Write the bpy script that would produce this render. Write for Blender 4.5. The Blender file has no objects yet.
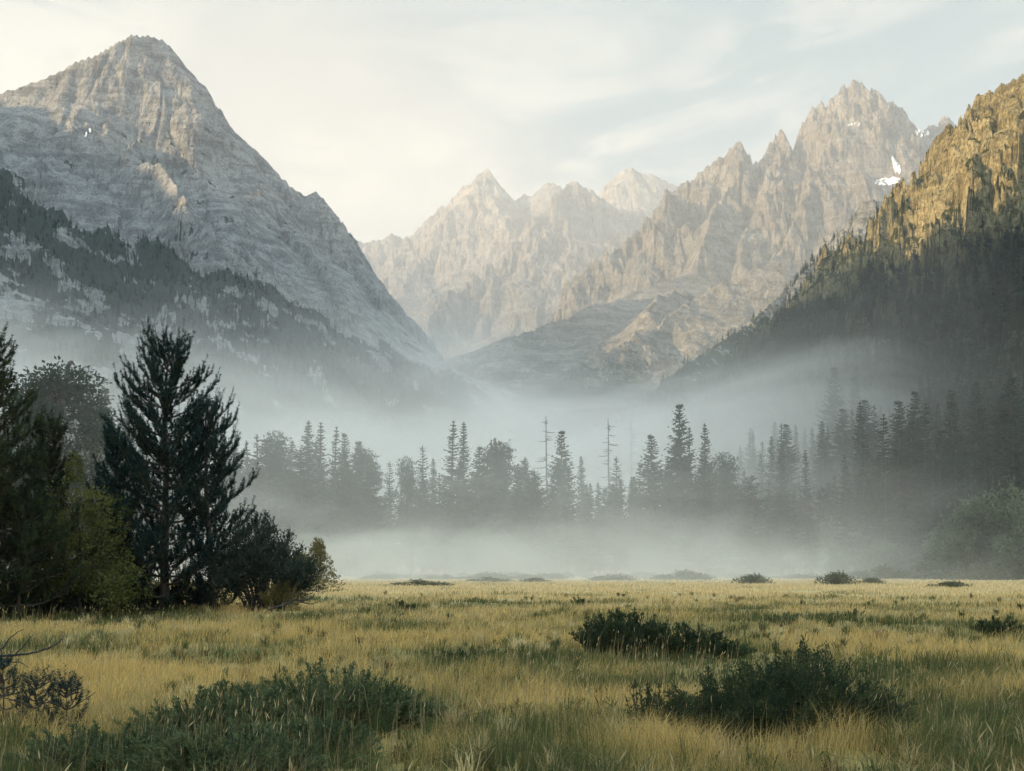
import bpy, math, random
import numpy as np
from mathutils import Vector

# ------------------------------------------------------------------ camera, sky, sun, exposure
scene = bpy.context.scene
COL = scene.collection
F = 1024.0                      # focal length in pixels: 36 mm lens on a 36 mm sensor
CAM_H = 1.7
HOR = 571.0                     # picture row of the horizon
R = math.radians

cam_d = bpy.data.cameras.new('camera')
cam_d.sensor_width = 36.0
cam_d.lens = 36.0
cam_d.shift_y = (HOR - 385.5) / 1024.0
cam_d.clip_start = 0.1
cam_d.clip_end = 40000.0
cam = bpy.data.objects.new('camera', cam_d)
COL.objects.link(cam)
cam.location = (0, 0, CAM_H)
cam.rotation_euler = (R(90), 0, 0)
scene.camera = cam

SUN_EL, SUN_AZ = R(18.3), R(257)          # azimuth clockwise from +Y: the sun stands low at the left, a little behind
world = bpy.data.worlds.new('World')
scene.world = world
world.use_nodes = True
wt = world.node_tree
wt.nodes.clear()


def N(t, typ, **kw):
    n = t.nodes.new(typ)
    for k, v in kw.items():
        if k.startswith('i_'):
            key = k[2:]
            key = int(key) if key.isdigit() else key
            n.inputs[key].default_value = v
        else:
            setattr(n, k, v)
    return n


def L(t, a, b):
    t.links.new(a, b)


def math_(t, op, a, b=None, c=None, clamp=False):
    n = t.nodes.new('ShaderNodeMath')
    n.operation = op
    n.use_clamp = clamp
    for i, v in enumerate((a, b, c)):
        if v is None:
            continue
        if isinstance(v, (int, float)):
            n.inputs[i].default_value = v
        else:
            L(t, v, n.inputs[i])
    return n.outputs[0]


def maprange(t, v, a, b, c=0.0, d=1.0, smooth=False):
    n = t.nodes.new('ShaderNodeMapRange')
    n.interpolation_type = 'SMOOTHSTEP' if smooth else 'LINEAR'
    L(t, v, n.inputs[0])
    for i, q in enumerate((a, b, c, d)):
        n.inputs[i + 1].default_value = q
    return n.outputs[0]


def noise(t, vec, scale, detail=4.0, rough=0.55, dist=0.0):
    n = N(t, 'ShaderNodeTexNoise')
    n.inputs['Scale'].default_value = scale
    n.inputs['Detail'].default_value = detail
    n.inputs['Roughness'].default_value = rough
    n.inputs['Distortion'].default_value = dist
    L(t, vec, n.inputs['Vector'])
    return n.outputs[0]


def mapping(t, vec, scale=(1, 1, 1), rot=(0, 0, 0), loc=(0, 0, 0)):
    n = N(t, 'ShaderNodeMapping')
    n.inputs['Scale'].default_value = scale
    n.inputs['Rotation'].default_value = rot
    n.inputs['Location'].default_value = loc
    L(t, vec, n.inputs['Vector'])
    return n.outputs[0]


def mixc(t, fac, a, b, mode='MIX'):
    n = N(t, 'ShaderNodeMix', data_type='RGBA', blend_type=mode)
    if isinstance(fac, (int, float)):
        n.inputs[0].default_value = fac
    else:
        L(t, fac, n.inputs[0])
    for v, s in ((a, n.inputs[6]), (b, n.inputs[7])):
        if isinstance(v, tuple):
            s.default_value = (v[0], v[1], v[2], 1)
        else:
            L(t, v, s)
    return n.outputs[2]


SKY_STRENGTH = 0.128
sky = N(wt, 'ShaderNodeTexSky', sky_type='NISHITA', sun_disc=False, sun_elevation=SUN_EL, sun_rotation=SUN_AZ,
        altitude=1500.0, air_density=1.0, dust_density=1.5, ozone_density=1.0)
tc = N(wt, 'ShaderNodeTexCoord')
# thin cirrus: long streaks and torn wisps on the sky directions
gen = tc.outputs['Generated']
sep = N(wt, 'ShaderNodeSeparateXYZ')
L(wt, gen, sep.inputs[0])
sv = mapping(wt, gen, scale=(1.5, 1.5, 6.0), rot=(0.0, R(38), R(8)))
cn = noise(wt, sv, 1.7, 9.0, 0.62, 1.6)
sv2 = mapping(wt, gen, scale=(2.0, 2.0, 3.2), rot=(0.0, R(20), 0.0), loc=(3.1, 0, 0))
cn2 = noise(wt, sv2, 1.3, 4.0, 0.55, 0.5)
cm = math_(wt, 'MULTIPLY', maprange(wt, cn, 0.46, 0.64, 0.0, 1.0, True), maprange(wt, cn2, 0.38, 0.56, 0.0, 1.0, True))
low = maprange(wt, sep.outputs[2], 0.40, 0.58, 1.0, 0.0, True)
cm = math_(wt, 'MULTIPLY', cm, low)
# warm glow mixed into the sky ahead on the left, away from the sun
gd_ = N(wt, 'ShaderNodeVectorMath', operation='DOT_PRODUCT')
L(wt, gen, gd_.inputs[0])
gd_.inputs[1].default_value = Vector((-0.22, 1.0, 0.27)).normalized()
glow = maprange(wt, gd_.outputs['Value'], 0.945, 1.0, 0.0, 1.0, True)
CLOUD = (3.7, 3.45, 3.0)
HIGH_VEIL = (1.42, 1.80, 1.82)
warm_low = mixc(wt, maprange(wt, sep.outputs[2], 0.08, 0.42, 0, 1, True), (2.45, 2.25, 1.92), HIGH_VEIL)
warm_low = mixc(wt, math_(wt, 'MULTIPLY', glow, 0.85), warm_low, (3.15, 2.8, 2.3))
# a thin bright veil near the horizon; unseen brightness added overhead to light the valley
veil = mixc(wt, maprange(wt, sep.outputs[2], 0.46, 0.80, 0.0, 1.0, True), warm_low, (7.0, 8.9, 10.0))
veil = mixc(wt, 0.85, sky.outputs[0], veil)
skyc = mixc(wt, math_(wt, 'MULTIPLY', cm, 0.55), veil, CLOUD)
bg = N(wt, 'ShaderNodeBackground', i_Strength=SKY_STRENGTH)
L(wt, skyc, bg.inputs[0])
wo = N(wt, 'ShaderNodeOutputWorld')
L(wt, bg.outputs[0], wo.inputs[0])

sun_d = bpy.data.lights.new('sun', 'SUN')
sun_d.energy = 5.0
sun_d.angle = R(0.9)
sun_d.color = (1.0, 0.70, 0.38)
sun = bpy.data.objects.new('sun', sun_d)
COL.objects.link(sun)
to_sun = Vector((math.sin(SUN_AZ) * math.cos(SUN_EL), math.cos(SUN_AZ) * math.cos(SUN_EL), math.sin(SUN_EL)))
sun.rotation_euler = to_sun.to_track_quat('Z', 'Y').to_euler()
sun.location = to_sun * 8000

scene.render.engine = 'CYCLES'
vs = scene.view_settings
vs.view_transform = 'Standard'
vs.look = 'None'
vs.exposure = 1.12
vs.gamma = 1.0
vs.use_curve_mapping = False
cy = scene.cycles
cy.max_bounces = 5
cy.diffuse_bounces = 2
cy.glossy_bounces = 1
cy.transmission_bounces = 2
cy.transparent_max_bounces = 8
cy.volume_bounces = 3
cy.volume_max_steps = 256
cy.use_denoising = True
cy.use_adaptive_sampling = True
cy.adaptive_threshold = 0.02

# ------------------------------------------------------------------ numpy noise
def _hash(ix, iy, seed):
    h = (ix.astype(np.int64) * 374761393 + iy.astype(np.int64) * 668265263 + seed * 1442695041) & 0xFFFFFFFF
    h = ((h ^ (h >> 13)) * 1274126177) & 0xFFFFFFFF
    return (h ^ (h >> 16)) & 0xFFFFFFFF


def gnoise(x, y, seed=0):
    x = np.asarray(x, float); y = np.asarray(y, float)
    x0 = np.floor(x); y0 = np.floor(y)
    fx = x - x0; fy = y - y0
    u = fx * fx * fx * (fx * (fx * 6 - 15) + 10)
    v = fy * fy * fy * (fy * (fy * 6 - 15) + 10)
    out = 0
    for dx in (0, 1):
        for dy in (0, 1):
            a = _hash(x0 + dx, y0 + dy, seed) * (2 * math.pi / 4294967296.0)
            g = np.cos(a) * (fx - dx) + np.sin(a) * (fy - dy)
            out = out + g * (u if dx else 1 - u) * (v if dy else 1 - v)
    return out * 1.5


def fbm(x, y, seed=0, octv=5, gain=0.5):
    s = 0; a = 1.0; f = 1.0
    for i in range(octv):
        s = s + a * gnoise(x * f + 17.3 * i, y * f - 9.1 * i, seed + i)
        a *= gain; f *= 2.03
    return s


def ridged(x, y, seed=0, octv=5, gain=0.5):
    s = 0; a = 1.0; f = 1.0
    for i in range(octv):
        s = s + a * (1 - 2.2 * np.abs(gnoise(x * f + 7.7 * i, y * f + 3.3 * i, seed + i)))
        a *= gain; f *= 2.03
    return s / 1.9


# ------------------------------------------------------------------ mesh helpers
def mesh_np(name, verts, quads=None, tris=None, mats=(), mat_idx=None, smooth=False):
    """one mesh from numpy arrays: quads (n,4), tris (n,3)"""
    me = bpy.data.meshes.new(name)
    verts = np.asarray(verts, np.float32)
    nq = 0 if quads is None else len(quads)
    nt = 0 if tris is None else len(tris)
    loops = []
    if nq:
        loops.append(np.asarray(quads, np.int32).ravel())
    if nt:
        loops.append(np.asarray(tris, np.int32).ravel())
    loops = np.concatenate(loops)
    me.vertices.add(len(verts)); me.vertices.foreach_set('co', verts.ravel())
    me.loops.add(len(loops)); me.loops.foreach_set('vertex_index', loops)
    me.polygons.add(nq + nt)
    starts = np.concatenate([np.arange(nq, dtype=np.int32) * 4, nq * 4 + np.arange(nt, dtype=np.int32) * 3])
    me.polygons.foreach_set('loop_start', starts)
    if mat_idx is not None:
        me.polygons.foreach_set('material_index', np.asarray(mat_idx, np.int32))
    if smooth:
        me.polygons.foreach_set('use_smooth', np.ones(nq + nt, bool))
    for m in mats:
        me.materials.append(m)
    me.update(calc_edges=True)
    return me


def link(name, me, parent=None, loc=None):
    o = bpy.data.objects.new(name, me)
    COL.objects.link(o)
    if parent is not None:
        o.parent = parent
    if loc is not None:
        o.location = loc
    return o


def tag(o, label=None, cat=None, group=None, kind=None):
    if label: o['label'] = label
    if cat: o['category'] = cat
    if group: o['group'] = group
    if kind: o['kind'] = kind
    return o


def empty(name, loc, rz=0.0):
    o = bpy.data.objects.new(name, None)
    o.empty_display_size = 0.3
    COL.objects.link(o)
    o.location = loc
    o.rotation_euler = (0, 0, rz)
    return o


def W(px, py, d):
    """world point seen at picture pixel (px, py) when it stands d metres away"""
    return ((px - 512) / F * d, d, CAM_H + (HOR - py) / F * d)


def material(name):
    m = bpy.data.materials.new(name)
    m.use_nodes = True
    t = m.node_tree
    t.nodes.clear()
    o = N(t, 'ShaderNodeOutputMaterial')
    return m, t, o


# ------------------------------------------------------------------ mountains
BASE = -40.0


def worley(x, y, seed):
    """random value of the nearest cell, and how far the point is from the cell's edge"""
    x0 = np.floor(x); y0 = np.floor(y)
    f1 = np.full(x.shape, 9.0); f2 = np.full(x.shape, 9.0); val = np.zeros(x.shape)
    for dx in (-1, 0, 1):
        for dy in (-1, 0, 1):
            hx = _hash(x0 + dx, y0 + dy, seed) / 4294967296.0
            hy = _hash(x0 + dx, y0 + dy, seed + 77) / 4294967296.0
            hv = _hash(x0 + dx, y0 + dy, seed + 191) / 4294967296.0
            d = np.hypot(x0 + dx + hx - x, y0 + dy + hy - y)
            m = d < f1
            f2 = np.where(m, f1, np.minimum(f2, d))
            val = np.where(m, hv, val)
            f1 = np.where(m, d, f1)
    return val, f2 - f1


class Ridge:
    def __init__(self, pts, k=1.2, jag=0.0, jw=40.0, seed=0, gully=0.12, gw=90.0, base=BASE, rough=1.0, sky=False):
        self.p = np.array([W(*q) for q in pts]); self.k = k
        self.jag = jag; self.jw = jw; self.seed = seed; self.gully = gully; self.gw = gw; self.base = base; self.rough = rough; self.sky = sky


def height(x, y, ridges, detail=30.0, wl=160.0, seed=0, block=1.0, skyd=0.25):
    """height field: the highest of all ridge tents, fluted by gullies and broken by rock noise"""
    shp = np.shape(x)
    x = np.asarray(x, np.float32).ravel(); y = np.asarray(y, np.float32).ravel()
    n = len(x)
    best = np.full(n, -1e9, np.float32)
    bs = np.zeros(n, np.float32); bd = np.zeros(n, np.float32); bz = np.zeros(n, np.float32); bi = np.zeros(n, np.int32)
    # warp the plan a little so that flanks are never ruled surfaces
    wx = (0.35 * wl * fbm(x / (wl * 1.7), y / (wl * 1.7), seed + 50, 3)).astype(np.float32)
    wy = (0.35 * wl * fbm(x / (wl * 1.7), y / (wl * 1.7), seed + 60, 3)).astype(np.float32)
    for ri, r in enumerate(ridges):
        # near the crest the plan is not warped, so that the skyline keeps its place
        d0 = np.full(n, 1e9, np.float32)
        for i in range(len(r.p) - 1):
            a, b = r.p[i], r.p[i + 1]
            ab = b[:2] - a[:2]
            l2 = float(ab @ ab) + 1e-6
            t = np.clip(((x - a[0]) * ab[0] + (y - a[1]) * ab[1]) / l2, 0, 1).astype(np.float32)
            d0 = np.minimum(d0, (x - a[0] - t * ab[0]) ** 2 + (y - a[1] - t * ab[1]) ** 2)
        wgt = np.clip(np.sqrt(d0) / (wl * 1.2), 0, 1)
        if ri and not r.sky:
            wgt = np.maximum(wgt, 0.75)
        qx = x + wx * wgt; qy = y + wy * wgt
        s0 = 0.0
        for i in range(len(r.p) - 1):
            a, b = r.p[i], r.p[i + 1]
            ab = b[:2] - a[:2]
            l2 = float(ab @ ab) + 1e-6
            ln = math.sqrt(l2)
            t = np.clip(((qx - a[0]) * ab[0] + (qy - a[1]) * ab[1]) / l2, 0, 1).astype(np.float32)
            d = np.sqrt((qx - a[0] - t * ab[0]) ** 2 + (qy - a[1] - t * ab[1]) ** 2)
            z = a[2] + t * (b[2] - a[2])
            H = np.maximum(z - r.base, 1.0)
            h = z - 1.18 * H * (1 - np.exp(-r.k / 1.18 * d / H))
            m = h > best
            best[m] = h[m]; bs[m] = (s0 + t * ln)[m]; bd[m] = d[m]; bz[m] = z[m]; bi[m] = ri
            s0 += ln
    rough = np.ones(n, np.float32)
    for ri, r in enumerate(ridges):
        m = bi == ri
        if not m.any():
            continue
        s_, d, z = bs[m].astype(float), bd[m].astype(float), bz[m].astype(float)
        H = np.maximum(z - r.base, 1.0)
        # flutes and gullies that run down from the crest
        fall = z - best[m]
        fr = np.clip(fall / H, 0, 1)
        # cliffs near the crest, smoother slabs and scree lower down
        rough[m] = r.rough * (0.30 + 0.70 * np.clip(1.15 - 1.6 * fr, 0, 1))
        g = ridged(s_ / r.gw, d / (r.gw * 5.0), r.seed + 11, 4, 0.55)
        dh = r.gully * np.clip(fall, 0, 0.55 * H) * np.exp(-np.clip(fall, 0, None) / (H * 0.9)) * (g - 0.55)
        if r.jag:
            jn = ridged(s_ / r.jw, s_ * 0 + ri * 3.1, r.seed + 5, 4, 0.6)
            dh = dh + r.jag * (jn - 0.6) * np.exp(-d / (2.5 * r.jag + 6))
        best[m] += dh.astype(np.float32)
    x = x.astype(float); y = y.astype(float); best = best.astype(float)
    rough = rough.astype(float)
    # the crest itself keeps its drawn line; broken rock starts a little below it
    on_sky = np.array([ri == 0 or r.sky for ri, r in enumerate(ridges)])[bi]
    rough = rough * np.where(on_sky, np.clip(0.15 + bd / (skyd * wl), 0, 1), 1.0)
    steep = np.clip((best - BASE) / 120.0, 0, 1)
    # cliff bands and slabs alternate in patches
    patch = np.clip(0.62 + 1.1 * fbm(x / (wl * 2.2), y / (wl * 2.2), seed + 8, 3), 0.12, 1.25)
    n1 = ridged(x / wl, y / wl, seed + 1, 5, 0.5)
    n2 = fbm(x / (wl * 0.33), y / (wl * 0.33), seed + 2, 6, 0.6)
    best = best + steep * detail * rough * ((n1 - 0.62) * 0.55 + n2 * 0.40 * patch)
    # blocks: stepped faces parted by cracks
    ux = x + 0.12 * wl * gnoise(x / (wl * 0.2), y / (wl * 0.2), seed + 21)
    uy = y + 0.12 * wl * gnoise(x / (wl * 0.2), y / (wl * 0.2), seed + 22)
    for sc, am in ((0.42, 0.42), (0.16, 0.22), (0.06, 0.10)):
        v, e = worley((ux + 0.35 * best) / (wl * sc), (uy - 0.2 * best) / (wl * sc * 1.5), seed + int(sc * 100))
        best = best + steep * detail * block * rough * patch * am * ((v - 0.5) * 1.6 - 0.7 * np.exp(-e * 9.0))
    return best.reshape(shp)


def polar_grid(px0, px1, d0, d1, na, nd, power=1.0):
    px = np.linspace(px0, px1, na)
    d = d0 + (d1 - d0) * np.linspace(0, 1, nd) ** power
    PX, D = np.meshgrid(px, d, indexing='ij')
    return (PX - 512) / F * D, D


def grid_quads(na, nd):
    i = np.arange(na - 1)[:, None] * nd + np.arange(nd - 1)[None, :]
    return np.stack([i, i + nd, i + nd + 1, i + 1], -1).reshape(-1, 4)


def rock_material(name, c_light, c_mid, c_dark, scale, veg=None, veg_z=(200, 500), veg_amount=0.5, veg_col=(0.025, 0.04, 0.03),
                  stain=None, veg_steep=(0.35, 0.75), bump=1.0, attr=None, crack=0.028, veg_shade=None, grain=1.0):
    """granite: blocky tone, streaks down the fall line, heath and scrub on the gentler ground"""
    m, t, o = material(name)
    g = N(t, 'ShaderNodeNewGeometry')
    pos = g.outputs['Position']
    n1 = noise(t, pos, 0.9 / scale, 8.0, 0.62, 0.6)
    st = mapping(t, pos, scale=(1.0, 1.0, 0.16))
    n2 = noise(t, st, 5.0 / scale, 6.0, 0.65, 0.4)
    n3 = noise(t, mapping(t, pos, scale=(1.0, 1.0, 0.45)), 22.0 / scale, 5.0, 0.68)
    a = maprange(t, n1, 0.32, 0.66, 0, 1, True)
    b = maprange(t, n2, 0.34, 0.62, 0, 1, True)
    c = mixc(t, a, c_mid, c_light)
    c = mixc(t, math_(t, 'MULTIPLY', math_(t, 'SUBTRACT', 1.0, b), 0.75), c, c_dark)
    c = mixc(t, maprange(t, n3, 0.30, 0.50, 0.75 * grain, 0.0), c, c_dark)
    c = mixc(t, maprange(t, n3, 0.50, 0.72, 0.0, 0.6 * grain), c, c_light)
    # long slabs and bedding that run down to the right
    n7 = noise(t, mapping(t, pos, scale=(0.35, 0.7, 1.7), rot=(0.0, -0.55, 0.0)), 3.2 / scale, 4.0, 0.55, 0.4)
    c = mixc(t, maprange(t, n7, 0.52, 0.62, 0.0, 0.55, True), c, c_light)
    c = mixc(t, maprange(t, n7, 0.38, 0.46, 0.5, 0.0, True), c, c_dark)
    cr_ = noise(t, mapping(t, pos, scale=(1.0, 1.0, 0.5), rot=(0.0, 0.5, 0.3)), 6.5 / scale, 5.0, 0.6, 1.2)
    cr_ = math_(t, 'ABSOLUTE', math_(t, 'SUBTRACT', cr_, 0.5))
    c = mixc(t, maprange(t, cr_, 0.0, crack, 0.85, 0.0), c, tuple(q * 0.7 for q in c_dark))
    if stain:
        n5 = noise(t, pos, 1.6 / scale, 5.0, 0.6, 0.5)
        c = mixc(t, maprange(t, n5, 0.52, 0.66, 0, 0.7, True), c, stain)
    if veg:
        sz = N(t, 'ShaderNodeSeparateXYZ'); L(t, g.outputs['Normal'], sz.inputs[0])
        pz = N(t, 'ShaderNodeSeparateXYZ'); L(t, pos, pz.inputs[0])
        n4 = noise(t, mapping(t, pos, scale=(1.0, 1.0, 2.1), rot=(0.0, -0.45, 0.0)), 2.6 / scale, 8.0, 0.68, 0.7)
        zz = maprange(t, pz.outputs[2], veg_z[0], veg_z[1], 0.30, -0.20)
        sl = maprange(t, sz.outputs[2], veg_steep[0], veg_steep[1], -0.16, 0.14)
        v = math_(t, 'ADD', math_(t, 'ADD', n4, zz), sl)
        v = maprange(t, v, 0.60 - 0.1 * veg_amount, 0.66 - 0.1 * veg_amount, 0, 1, True)
        if attr:
            av = N(t, 'ShaderNodeAttribute', attribute_name=attr)
            v = math_(t, 'ADD', av.outputs['Fac'], math_(t, 'MULTIPLY', math_(t, 'SUBTRACT', n4, 0.5), 1.5))
            v = maprange(t, v, 0.02, 0.20, 0, 1, True)
        n6 = noise(t, pos, 14.0 / scale, 3.0, 0.6)
        vc = mixc(t, n6, veg_col, tuple(q * 1.9 for q in veg_col))
        if veg_shade:      # forest floor on the lower slope, its teal shade put into the colour
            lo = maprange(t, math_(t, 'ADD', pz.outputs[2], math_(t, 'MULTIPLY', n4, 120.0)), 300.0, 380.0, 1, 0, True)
            vc = mixc(t, lo, vc, veg_shade)
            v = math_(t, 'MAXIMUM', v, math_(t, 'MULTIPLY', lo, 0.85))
        c = mixc(t, math_(t, 'MULTIPLY', v, veg), c, vc)
    bs = N(t, 'ShaderNodeBsdfPrincipled', i_Roughness=0.95)
    bs.inputs['Specular IOR Level'].default_value = 0.15
    L(t, c, bs.inputs['Base Color'])
    hsum = math_(t, 'ADD', math_(t, 'MULTIPLY', n2, 1.0), math_(t, 'MULTIPLY', n3, 0.6))
    hsum = math_(t, 'ADD', hsum, math_(t, 'MULTIPLY', n1, 1.2))
    bp = N(t, 'ShaderNodeBump', i_Strength=1.0, i_Distance=scale * 0.22 * bump)
    L(t, hsum, bp.inputs['Height'])
    L(t, bp.outputs[0], bs.inputs['Normal'])
    L(t, bs.outputs[0], o.inputs[0])
    return m


MOUNTAINS = {}


SCRUB_LINE = ([-1400, -700, -563, -495, -385, -249, -126, -57, 60], [540, 520, 505, 462, 415, 398, 345, 300, 250])


def scrub_left(x, y, z):
    """heath and stunted trees under a slanting line on the left mountain, broken by pale slabs"""
    u, v = x - 0.9 * z, 0.75 * x + z
    p = fbm(u / 80.0, v / 30.0, 950, 6, 0.68) + 0.5 * fbm(x / 260.0, y / 260.0, 955, 3)
    below = (np.interp(x, *SCRUB_LINE) - z)
    b = np.clip(below / 45.0, -1.0, 0.55) - 0.40 * np.clip((below - 200.0) / 130.0, 0, 1)
    # the grassy fan at the lower left carries few trees
    b = b - 0.7 * np.exp(-((x + 660) / 170) ** 2 - ((z - 285) / 60) ** 2)
    return p + b


def mountain(name, label, ridges, px0, px1, d0, d1, na, nd, mat, detail, wl, seed, power=1.0, block=1.0):
    X, Y = polar_grid(px0, px1, d0, d1, na, nd, power)
    Z = height(X, Y, ridges, detail, wl, seed, block)
    Z = np.maximum(Z, -30.0)
    V = np.stack([X, Y, Z], -1).reshape(-1, 3)
    Q = grid_quads(na, nd)
    # leave out what lies wholly below the valley floor
    low = (V[:, 2] <= -29.9)[Q].all(1)
    me = mesh_np(name, V, Q[~low], None, [mat])
    if name == 'mountain_left':
        at = me.attributes.new('scrub', 'FLOAT', 'POINT')
        at.data.foreach_set('value', scrub_left(X.ravel(), Y.ravel(), Z.ravel()).astype(np.float32))
    o = link(name, me)
    tag(o, label, 'mountain', None, 'structure')
    MOUNTAINS[name] = (ridges, detail, wl, seed, block, (X, Y, Z))
    return o


rock_left = rock_material('granite_left', (0.42, 0.42, 0.41), (0.29, 0.295, 0.295), (0.13, 0.135, 0.14), 90, veg=0.95,
                          veg_z=(240, 600), veg_amount=0.65, veg_col=(0.024, 0.037, 0.034), attr='scrub', grain=0.55, bump=0.8)
rock_peaks = rock_material('granite_peaks', (0.42, 0.38, 0.34), (0.31, 0.285, 0.26), (0.16, 0.155, 0.15), 190)
rock_tall = rock_material('granite_tall', (0.42, 0.385, 0.34), (0.31, 0.285, 0.255), (0.16, 0.15, 0.14), 130, veg=0.6,
                          veg_z=(200, 560), veg_amount=-0.3, veg_col=(0.035, 0.045, 0.036))
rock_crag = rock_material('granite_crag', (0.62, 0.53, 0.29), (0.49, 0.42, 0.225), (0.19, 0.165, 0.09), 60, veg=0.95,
                          veg_z=(150, 560), veg_amount=0.62, veg_col=(0.042, 0.046, 0.014), veg_steep=(0.15, 0.8), crack=0.05, bump=1.5, veg_shade=(0.016, 0.027, 0.026))
rock_spur = rock_material('granite_spur', (0.38, 0.38, 0.36), (0.27, 0.27, 0.26), (0.09, 0.095, 0.09), 60, veg=0.95,
                          veg_z=(180, 520), veg_amount=0.55, veg_col=(0.026, 0.036, 0.026))

# the big mountain on the left
left_ridges = [
    Ridge([(-420, 150, 1750), (-160, 120, 1950), (0, 92, 2080), (22, 86, 2090), (42, 78, 2100), (58, 71, 2110), (74, 60, 2120), (98, 52, 2140), (116, 42, 2160),
           (130, 35, 2180), (150, 34, 2200), (164, 40, 2210), (172, 48, 2215), (181, 60, 2220), (194, 75, 2225), (205, 86, 2230),
           (211, 99, 2230), (217, 111, 2235), (230, 125, 2240), (246, 141, 2240), (262, 155, 2240), (278, 171, 2240), (296, 190, 2230),
           (306, 194, 2230), (316, 190, 2220), (328, 203, 2200), (338, 222, 2180), (347, 241, 2150), (356, 258, 2110), (364, 275, 2060),
           (378, 294, 2000), (394, 322, 1930), (408, 362, 1850), (414, 410, 1760), (416, 500, 1650)], 1.5, 3.5, 30, 3, 0.16, 90),
    # rounded buttress under the summit
    Ridge([(150, 52, 2190), (142, 110, 2050), (134, 136, 1900), (160, 165, 1800), (186, 190, 1700), (214, 226, 1600)], 1.45, 4, 30, 13, 0.12, 60),
    Ridge([(230, 130, 2230), (262, 190, 2050), (290, 240, 1900), (320, 280, 1800)], 1.2, 4, 30, 14, 0.14, 60),
    # bench that carries the forest
    Ridge([(-260, 170, 1350), (-80, 176, 1350), (0, 178, 1340), (40, 196, 1330), (84, 214, 1330), (130, 232, 1340), (200, 266, 1370), (270, 292, 1400),
           (330, 318, 1420), (376, 340, 1430), (420, 372, 1440)], 0.95, 5, 40, 15, 0.16, 70),
    Ridge([(60, 226, 1300), (110, 272, 1230), (165, 318, 1150), (215, 352, 1080)], 0.9, 4, 40, 16, 0.14, 60),
    Ridge([(240, 285, 1360), (300, 336, 1260), (345, 368, 1160)], 0.9, 4, 40, 17, 0.14, 60),
]
mountain('mountain_left', 'broad grey granite mountain with rounded summit above the fog and pines', left_ridges, -420, 640, 400, 2900, 1000, 460,
         rock_left, 36, 165, 100, block=1.1)
# valley wall that carries on out of the frame to the left and keeps the valley in shade
wr2 = Ridge([(0, 0, 1), (0, 0, 2)], 1.1, 20, 160, 32, 0.15, 200)
wr2.p = np.array([(-1900, 1640, 1190), (-2080, 2100, 1330), (-2150, 2600, 1380), (-2250, 3300, 1480), (-2250, 4000, 1560), (-2300, 4800, 1640), (-2400, 6000, 1700)], float)
wr = Ridge([(0, 0, 1), (0, 0, 2)], 1.15, 20, 160, 31, 0.15, 200)
wr.p = np.array([(-1150, 1990, 1010), (-1500, 1850, 1080), (-1900, 1640, 1190), (-2030, 1300, 1100), (-2050, 1000, 1065), (-2050, 740, 1085), (-2030, 600, 1115), (-2000, 300, 1180), (-2040, -200, 1240),
                 (-1980, -700, 1150), (-2000, -1500, 1050)], float)
gx, gy = np.meshgrid(np.linspace(-4200, -820, 200), np.linspace(-2600, 6600, 500), indexing='ij')
gz = np.maximum(height(gx, gy, [wr, wr2], 40, 300, 400), -30)
o = link('mountain_wall', mesh_np('mountain_wall', np.stack([gx, gy, gz], -1).reshape(-1, 3), grid_quads(200, 500), None, [rock_left]))
tag(o, 'granite valley wall running on out of view beside the left mountain', 'mountain', None, 'structure')

# the far peaks in the middle
mid_ridges = [
    Ridge([(250, 262, 5000), (330, 250, 5000), (352, 243, 5000), (358, 238, 5000), (363, 243, 5000), (371, 240, 5000), (379, 239, 5000), (386, 240, 5000), (392, 232, 5000),
           (397, 236, 5000), (408, 236, 5000), (420, 226, 5000), (436, 210, 5000), (450, 199, 5000), (460, 192, 5000), (463, 186, 5000), (472, 184, 5000),
           (479, 178, 5000), (484, 168, 5000), (488, 167, 5000), (492, 175, 5000), (498, 184, 5000), (506, 196, 5000), (517, 199, 5000), (524, 194, 5050),
           (530, 196, 5050), (538, 190, 5050), (544, 182, 5050), (556, 183, 5050), (570, 190, 5050), (600, 200, 5100)], 1.25, 30, 55, 41, 0.22, 140),
    Ridge([(590, 205, 5600), (604, 190, 5600), (611, 180, 5600), (624, 168, 5600), (632, 166, 5600), (643, 172, 5600), (652, 174, 5600), (662, 180, 5600), (678, 186, 5600),
           (700, 196, 5600), (760, 210, 5600)], 1.2, 14, 60, 42, 0.2, 150, sky=True),
    Ridge([(566, 184, 4600), (572, 180, 4600), (580, 180, 4600), (590, 187, 4600), (602, 196, 4620), (616, 207, 4620), (630, 212, 4640), (638, 204, 4640), (648, 214, 4640), (668, 226, 4640), (700, 240, 4600)],
          1.35, 14, 50, 43, 0.2, 130, sky=True),
    Ridge([(572, 180, 4600), (550, 198, 4500), (536, 212, 4430), (522, 232, 4360), (500, 252, 4250), (478, 272, 4120), (452, 298, 3950), (430, 325, 3800)], 1.25, 16, 70, 44, 0.22, 120),
    Ridge([(575, 182, 4600), (566, 225, 4380), (556, 262, 4150), (540, 300, 3900), (520, 335, 3600)], 1.35, 12, 60, 45, 0.2, 110),
    Ridge([(522, 232, 4360), (516, 258, 4200), (500, 285, 4000), (488, 310, 3850)], 1.3, 12, 60, 46, 0.2, 110),
    Ridge([(486, 172, 5000), (470, 205, 4850), (440, 232, 4700), (418, 258, 4500), (400, 285, 4300)], 1.15, 14, 70, 47, 0.2, 120),
    Ridge([(600, 198, 4600), (612, 240, 4300), (604, 280, 4000), (580, 315, 3700)], 1.2, 10, 60, 48, 0.2, 110),
    Ridge([(380, 242, 5000), (372, 275, 4700), (390, 300, 4400)], 1.0, 10, 60, 49, 0.2, 120),
]
mountain('mountain_peaks', 'far group of pointed tan peaks closing the valley', mid_ridges, 225, 790, 2900, 6300, 640, 420, rock_peaks, 70, 280, 140, block=1.0)

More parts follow.
